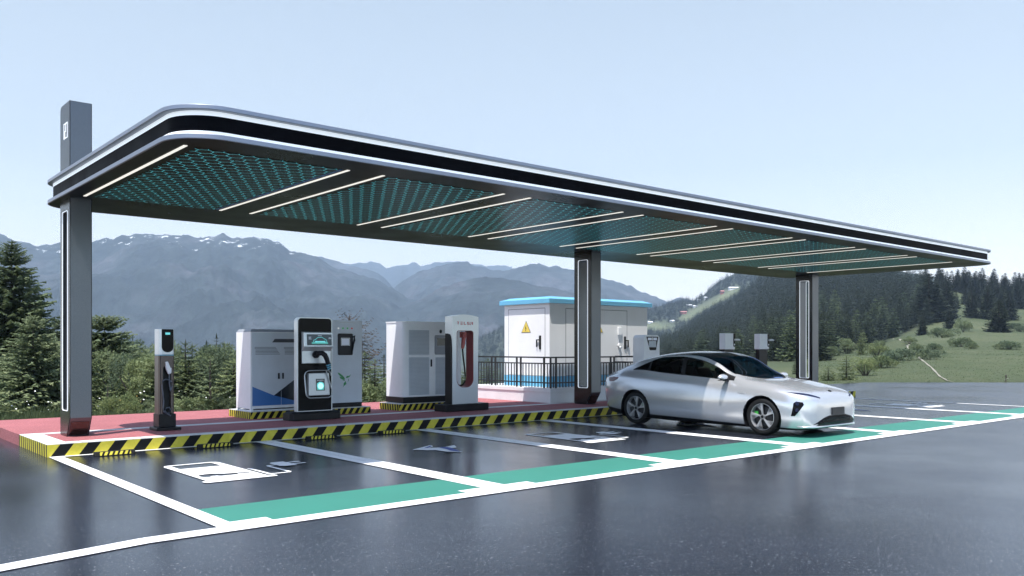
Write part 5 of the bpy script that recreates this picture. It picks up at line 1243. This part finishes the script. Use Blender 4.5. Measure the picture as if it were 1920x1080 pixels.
# meadow shrubs on the right, each in its own place
for (u, v0, v1, w, lb) in ((1892, 640, 655, 2.0, 'flat dark shrub alone on the open slope at far right'), (1803, 634, 650, 1.7, 'low shrub pair on the slope, left clump in the middle of the meadow'),
        (1820, 643, 654, 1.5, 'low shrub pair on the slope, right clump in the middle of the meadow'), (1742, 656, 674, 1.7, 'shrub on the meadow just right of the bend in the foot path'),
        (1750, 644, 656, 1.6, 'shrub on the slope above the one by the path bend'), (1768, 617, 636, 1.5, 'dark round shrub at the foot of the forest above the path'),
        (1718, 645, 662, 1.3, 'bushy shrub between the path top and the forest edge'), (1806, 603, 624, 1.3, 'shrub at the forest edge beside the bare slope patch'), (1912, 607, 622, 1.6, 'shrub cut by the right edge of the view'),
        (1690, 655, 676, 1.8, 'leafy clump at the left of the path where it enters the trees'), (1672, 662, 680, 1.9, 'broad leafy clump at the forest foot, left of the path'),
        (1650, 668, 690, 1.6, 'leafy clump at the forest foot, between the path and the pale spruce'), (1622, 672, 704, 1.1, 'grey-green bush right of the pale young spruce by the asphalt edge'), (1705, 632, 645, 1.4, 'small dark bush at the top end of the foot path')):
    best = min(np.linspace(43, 330, 400), key=lambda d: abs(zv(v1, d)-land(u, d))); h = (v1-v0)/FPX*best
    shrub(u, best, w*h*.9 if w > 1.3 else w*h*.7, h*1.15, 3 if w > 1.4 else 0, lb, 'shrubs on the meadow', u)
for i in range(34):
    u = 1470+r.random()*185; d = 47+r.random()*75; hh = r.uniform(18, 42)*(1 if u > 1500 else .8)/FPX*d
    if u > 1540 and d < 80: continue
    if i % 3: small_spruce(u, d, hh*.30, hh*1.15, r.randrange(3), 'small spruce at the foot of the hillside forest beside the far column', 'small spruces at the forest foot', r.uniform(0, 6))
    else: shrub(u, d, hh*.5, hh*.8, r.randrange(4), 'grey-green shrub at the foot of the hillside forest beside the far column', 'shrubs at the forest foot', r.uniform(0, 6))
# conifer forest: a few shared meshes, individual objects for the nearer trees, one mass for the rest
fm = [mesh_np('conifer', *spruce_arrays(1, .23+.02*i, 21, 9, 4, 80+i, droop=.45, tw=.40, tww=.13, base=.02, power=.75), ['forest'], smooth=False) for i in range(5)]
fm += [mesh_np('conifer', *spruce_arrays(1, .30, 20, 9, 4, 90, droop=.45, tw=.40, tww=.13, base=.02, power=.6), ['spruce'], smooth=False)]
cand = []
cell = {}
for k in range(60000):
    u = 1205+r.random()*535; d = 60+r.random()*600
    if not d0(u) < d < dR(u): continue
    x, y = at(u, d); sp = 2.3+d*.0042; key = (int(x/6), int(y/6))
    if any((x-a)**2+(y-b_)**2 < sp*sp for i in (-1, 0, 1) for j in (-1, 0, 1) for a, b_ in cell.get((key[0]+i, key[1]+j), ())): continue
    cell.setdefault(key, []).append((x, y)); h = r.uniform(5.6, 9.0)*min(1, .28+d/310)
    if u < 1420: h *= .8
    cand.append((d, u, x, y, h, r.randrange(6), r.uniform(0, 6.28)))
cand.sort(key=lambda c_: -c_[4]/c_[0]); near, rest = cand[:262], cand[262:]
print('forest', len(cand))
for (d, u, x, y, h, i, rz) in near:
    o = link(fm[i], 'conifer'); o.location = (x, y, land(u, d)-.2); o.scale = (h*1.05, h*1.05, h); o.rotation_euler = (0, 0, rz)
    tag(o, 'dark conifer in the dense forest on the right hillside', 'tree', 'conifers of the hillside forest')
lo_me = [spruce_arrays(1, .25, 12, 8, 2, 100+i, droop=.45, tw=.5, tww=.21, base=.02, power=.75) for i in range(4)]
def mass(name, lst, mk, lb):
    Vs, Fs, n = [], [], 0
    for (x, y, z, h, i, rz) in lst:
        V, F = lo_me[i % 4]; c_, s_ = math.cos(rz), math.sin(rz); W = np.empty_like(V); W[:, 0] = (V[:, 0]*c_-V[:, 1]*s_)*h*1.05+x; W[:, 1] = (V[:, 0]*s_+V[:, 1]*c_)*h*1.05+y; W[:, 2] = V[:, 2]*h+z
        Vs.append(W); Fs.append(F+n); n += len(V)
    return tag(link(mesh_np(name, np.vstack(Vs), np.vstack(Fs), [mk], smooth=False)), lb, 'forest', None, 'stuff')
mass('hillside_forest', [(x, y, land(u, d)-.2, h, i, rz) for (d, u, x, y, h, i, rz) in rest], 'forest', 'dense mass of dark conifers filling the upper hillside')
# single conifers on the crest and the open slope at the right
dm = [mesh_np('conifer', *spruce_arrays(1, .30, 30, 12, 4, 95+i, droop=.4, tw=.45, tww=.19, base=.0, power=.62), ['forest'], smooth=False) for i in range(2)]
SC = [(1742, 512, 604, 'broad dark conifer at the edge of the forest above the meadow'), (1775, 525, 600, 'dark conifer right of the broad one at the forest edge'), (1822, 540, 596, 'dark conifer in the middle of the trees above the bare slope'),
      (1852, 533, 598, 'tall conifer behind the full one on the open slope'), (1873, 562, 623, 'full dark conifer standing alone on the open slope'), (1893, 545, 600, 'conifer behind and right of the full one on the slope'),
      (1885, 510, 541, 'bushy crest conifer standing highest against the sky at far right'), (1866, 522, 541, 'short crest conifer left of the bushy one'), (1842, 517, 540, 'crest conifer left of the gap in the skyline trees'),
      (1828, 511, 540, 'pointed crest conifer in the middle of the skyline row'), (1818, 509, 540, 'slim crest conifer in the skyline row'), (1806, 509, 541, 'crest conifer with bare trunk in the skyline row'),
      (1796, 508, 540, 'crest conifer nearest the canopy corner'), (1914, 538, 575, 'conifer at the right edge of the view'), (1730, 590, 628, 'small lone conifer in front of the forest edge'), (1780, 575, 618, 'small conifer below the broad one at the forest edge'), (1760, 503, 545, 'crest conifer just under the canopy corner')]
for k, (u, v0, v1, lb) in enumerate(SC):
    best = min(np.linspace(60, 352, 600), key=lambda d: abs(zv(v1, d)-land(u, d))); h = (v1-v0)/FPX*best; x, y = at(u, best)
    t = thing('conifer', lb, 'tree', (x, y, land(u, best)-.2), 'single conifers above the meadow', k*1.9); t.scale = (h*(1.35 if k in (0, 4, 6) else 1.0),)*2 + (h*1.03,)
    link(dm[k % 2], 'crown', t); link(tr_me, 'trunk', t)
for k in range(58):
    u = 1722+r.random()*205; v1 = r.uniform(545, 596)-(.06*(u-1722)); best = min(np.linspace(60, 352, 300), key=lambda d: abs(zv(v1, d)-land(u, d)))
    if 1795 < u < 1850 and v1 > 575: continue
    h = r.uniform(5.5, 9.5); x, y = at(u, best); o = link(dm[k % 2], 'conifer'); o.location = (x, y, land(u, best)-.2); o.scale = (h*.9, h*.9, h); o.rotation_euler = (0, 0, k*1.3)
    tag(o, 'dark conifer in the loose stand between the forest and the right edge', 'tree', 'conifers of the loose stand at right')
# wood on the far hill
lst = []
for k in range(9000):
    u = (880+r.random()*75) if k % 6 == 0 else (1200+r.random()*260); t_ = .3+.7*r.random()**.7; x, y, z = hill_z(u, t_); d = HB+(HR-HB)*t_; v = HOR-(z-CAMH)*FPX/d
    if clearing(u, v) > .35: continue
    lst.append((x, y, z-.8, r.uniform(5, 9), r.randrange(4), r.uniform(0, 6)))
    if len(lst) >= 3600: break
mass('far_wood', lst, 'forest', 'dark wood covering the far hill behind the kiosk')
# chalets on the clearing
M['chalet_white'] = mat('white_chalet_wall', (.70, .69, .67), .7, 0, .1, .5); M['chalet_red'] = mat('red_chalet_wall', (.30, .10, .085), .7, 0, .15, .5); M['chalet_roof'] = mat('pale_metal_roof', (.66, .67, .69), .5, 0, .1, .5); M['chalet_red_roof'] = mat('red_tile_roof', (.36, .15, .13), .6, 0, .15, .5)
M['pane'] = mat('dark_window_pane', (.03, .035, .045), .2, 0, .2, 1)
CH = [(1354, 551, 5, 5.5, 1, 'red chalet highest on the clearing'), (1375, 542, 16, 3, 0, 'long white-roofed chalet near the top of the clearing'), (1324, 560, 6, 3, 0, 'small white chalet at mid clearing'),
      (1311, 564, 6, 2.6, 0, 'white shed left of the small mid chalet'), (1292, 574, 9, 2.6, 0, 'long white-roofed shed on the lower clearing'), (1303, 576, 6, 3, 0, 'white cottage right of the long lower shed'),
      (1281, 588, 10, 4, 1, 'wide red-roofed chalet lowest on the clearing'), (1219, 606, 7, 3, 0, 'white-roofed hut in the dip right of the kiosk'), (1260, 604, 6, 3, 0, 'white hut at the right end of the dip')]
for (u, v, w, h, red, lb) in CH:
    w *= .72; h *= .62
    best = min(np.linspace(.05, 1, 400), key=lambda t_: abs((lambda q: HOR-(q[2]-CAMH)*FPX/(HB+(HR-HB)*t_))(hill_z(u, t_))-v)); x, y, z = hill_z(u, best)
    t = thing('chalet', lb, 'house', (x, y, z-.5), 'chalets on the far clearing', HEAD-math.pi/2+.15)
    mb = MB(); mb.box(-w/2, w/2, -2.2, 2.2, -1.5, h); mb.build('wall', 'chalet_red' if red else 'chalet_white', t)
    mb = MB(); mb.prism([(-2.7, h-.15), (2.7, h-.15), (0, h+1.2)], -w/2-.5, w/2+.5, 'yz'); mb.build('roof', 'chalet_red_roof' if red else 'chalet_roof', t)
    for q in (-.28, .28):
        mb = MB(); mb.box(w*q-.5, w*q+.5, -2.26, -2.19, h*.35, h*.7); mb.build('window', 'pane', t)
# fence post at the asphalt edge, boulders
x, y = at(1886, 42.5); t = thing('fence_post', 'short weathered wooden post at the asphalt edge on the right', 'post', (x, y, land(1886, 42.5)-.1)); t.rotation_euler = (0, .06, 0)
mb = MB(); mb.tube([(0, 0, 0), (0, 0, .42), (.01, 0, .44)], [.05, .048, .03], 8); mb.build('post', 'bark', t); mb = MB(); mb.tube([(-.02, .05, .18), (.45, .1, .28), (.8, .12, .30)], [.02, .016, .01], 6); mb.build('broken_rail', 'path', t)
# grass and flowers at the pavement's back edge; tufts on the near meadow
M['grass'] = leaf_mat('meadow_grass', (.042, .062, .028), (.068, .092, .042), (.10, .125, .06), .8)
Vs, Fs = [], []
def blade(x, y, z, h, w):
    a = r.uniform(0, 6.28); l = r.uniform(-.5, .5)*h; n = len(Vs)
    Vs.extend([(x-w*math.cos(a), y-w*math.sin(a), z), (x+w*math.cos(a), y+w*math.sin(a), z), (x+l*math.cos(a+1.2), y+l*math.sin(a+1.2), z+h)]); Fs.append((n, n+1, n+2))
for k in range(26000):
    u = -120+r.random()*620; d = 19.5+r.random()**1.5*14; x, y = at(u, d)
    if y < 20.2: continue
    blade(x, y, land(u, d)-.02, r.uniform(.10, .34), r.uniform(.006, .014))
for k in range(24000):
    u = 1530+r.random()*480; d = 41.2+r.random()**1.6*70; x, y = at(u, d); blade(x, y, land(u, d)-.03, r.uniform(.03, .09), r.uniform(.015, .03)*d/60)
tag(link(mesh_np('grass', np.array(Vs), np.array(Fs), ['grass'], smooth=False)), 'short green grass behind the pavement and on the meadow', 'grass', None, 'stuff')
M['flower'] = mat('white_petals', (.75, .75, .70), .7); M['flower_y'] = mat('yellow_petals', (.6, .42, .12), .7)
Vs, Fs, mi = [], [], []
for k in range(110):
    u = -100+r.random()*560; d = 21+r.random()**1.4*11; x, y = at(u, d)
    if y < 20.3: continue
    z = land(u, d)+r.uniform(.2, .75); s = r.uniform(.008, .022); n = len(Vs); c = r.random() < .18
    for q in range(6): Vs.append((x+s*math.cos(q*1.047), y+s*math.sin(q*1.047)*.8-.3*s, z+s*math.sin(q*1.047)*.7))
    for q in range(1, 5): Fs.append((n, n+q, n+q+1)); mi.append(1 if c else 0)
tag(link(mesh_np('wildflowers', np.array(Vs), np.array(Fs), ['flower', 'flower_y'], smooth=False, midx=mi)), 'scattered white wildflowers in the grass behind the pavement', 'flowers', None, 'stuff')
# ---------------------------------------------------------------- haze
mb = MB(); mb.box(-800, 3500, -350, 4500, -180, 700)
m = bpy.data.materials.new('haze_air'); m.use_nodes = True; nt = m.node_tree; nt.nodes.remove(nt.nodes['Principled BSDF'])
pv = N(nt, 'ShaderNodeVolumePrincipled'); pv.inputs['Color'].default_value = (.57, .75, .97, 1); pv.inputs['Density'].default_value = HAZE; pv.inputs['Anisotropy'].default_value = 0
L(nt, pv.outputs[0], nt.nodes['Material Output'].inputs['Volume']); M['haze'] = m
o = mb.build('haze', 'haze'); tag(o, 'thin pale blue haze over the valley and mountains', 'haze', None, 'stuff')
# ---------------------------------------------------------------- light, sky, camera
S.world = bpy.data.worlds.new('World'); S.world.use_nodes = True
wn = S.world.node_tree; bg = wn.nodes['Background']
sky = wn.nodes.new('ShaderNodeTexSky'); sky.sky_type = 'NISHITA'; sky.sun_disc = False
sun_dir = Vector((-.345, -.185, 1)).normalized()
sky.sun_elevation = math.asin(sun_dir.z); sky.sun_rotation = math.atan2(sun_dir.x, sun_dir.y)
sky.air_density = 1.0; sky.dust_density = 1.6; sky.ozone_density = 1.0; sky.altitude = 900
tc = N(wn, 'ShaderNodeTexCoord'); sp = N(wn, 'ShaderNodeSeparateXYZ'); L(wn, tc.outputs['Generated'], sp.inputs[0])
wcol = ramp(wn, sp.outputs[2], [(0, (4.8, 4.5, 4.1)), (.10, (3.7, 3.6, 3.4)), (.2, (2.4, 2.55, 2.5)), (.4, (1.92, 2.10, 2.06))])
veil = ramp(wn, sp.outputs[2], [(0, (.97,)*3), (.10, (.90,)*3), (.22, (.80,)*3), (.38, (.70,)*3), (.75, (.0,)*3)])   # thin white mountain haze low in the sky
dp = N(wn, 'ShaderNodeVectorMath', operation='DOT_PRODUCT'); L(wn, tc.outputs['Generated'], dp.inputs[0]); dp.inputs[1].default_value = (FW[0], FW[1], 0)
azi = ramp(wn, math_(wn, 'MULTIPLY_ADD', dp.outputs['Value'], .5, .5), [(.25, (.12,)*3), (.72, (1,)*3)])        # whiter over the valley, clear blue behind
veil = math_(wn, 'MULTIPLY', veil, azi)
L(wn, mix(wn, veil, sky.outputs[0], wcol), bg.inputs[0]); bg.inputs[1].default_value = .15
ld = bpy.data.lights.new('sun', 'SUN'); ld.energy = 3.7; ld.angle = math.radians(.5); ld.color = (1, .965, .92)
lo = bpy.data.objects.new('sun', ld); COL.objects.link(lo); lo.rotation_euler = (-sun_dir).to_track_quat('-Z', 'Y').to_euler(); lo.location = (0, 0, 60)
cd = bpy.data.cameras.new('camera'); co = bpy.data.objects.new('camera', cd); COL.objects.link(co)
cd.sensor_width = 36; cd.lens = FPX/1920*36; cd.shift_y = (HOR-540)/1920
cd.clip_start = .1; cd.clip_end = 20000
co.location = (0, 0, CAMH); co.rotation_euler = (math.pi/2, 0, HEAD-math.pi/2); S.camera = co
S.view_settings.view_transform = 'Standard'; S.view_settings.look = 'None'; S.view_settings.exposure = 1.1; S.view_settings.gamma = 1
S.view_settings.use_curve_mapping = False
S.render.engine = 'CYCLES'; cy = S.cycles
cy.max_bounces = 6; cy.diffuse_bounces = 3; cy.glossy_bounces = 3; cy.transmission_bounces = 4; cy.transparent_max_bounces = 8; cy.volume_bounces = 0
cy.use_denoising = True; cy.denoiser = 'OPENIMAGEDENOISE'; cy.use_adaptive_sampling = True; cy.adaptive_threshold = .02
cy.sample_clamp_indirect = 6; cy.caustics_reflective = False; cy.caustics_refractive = False; cy.blur_glossy = .5
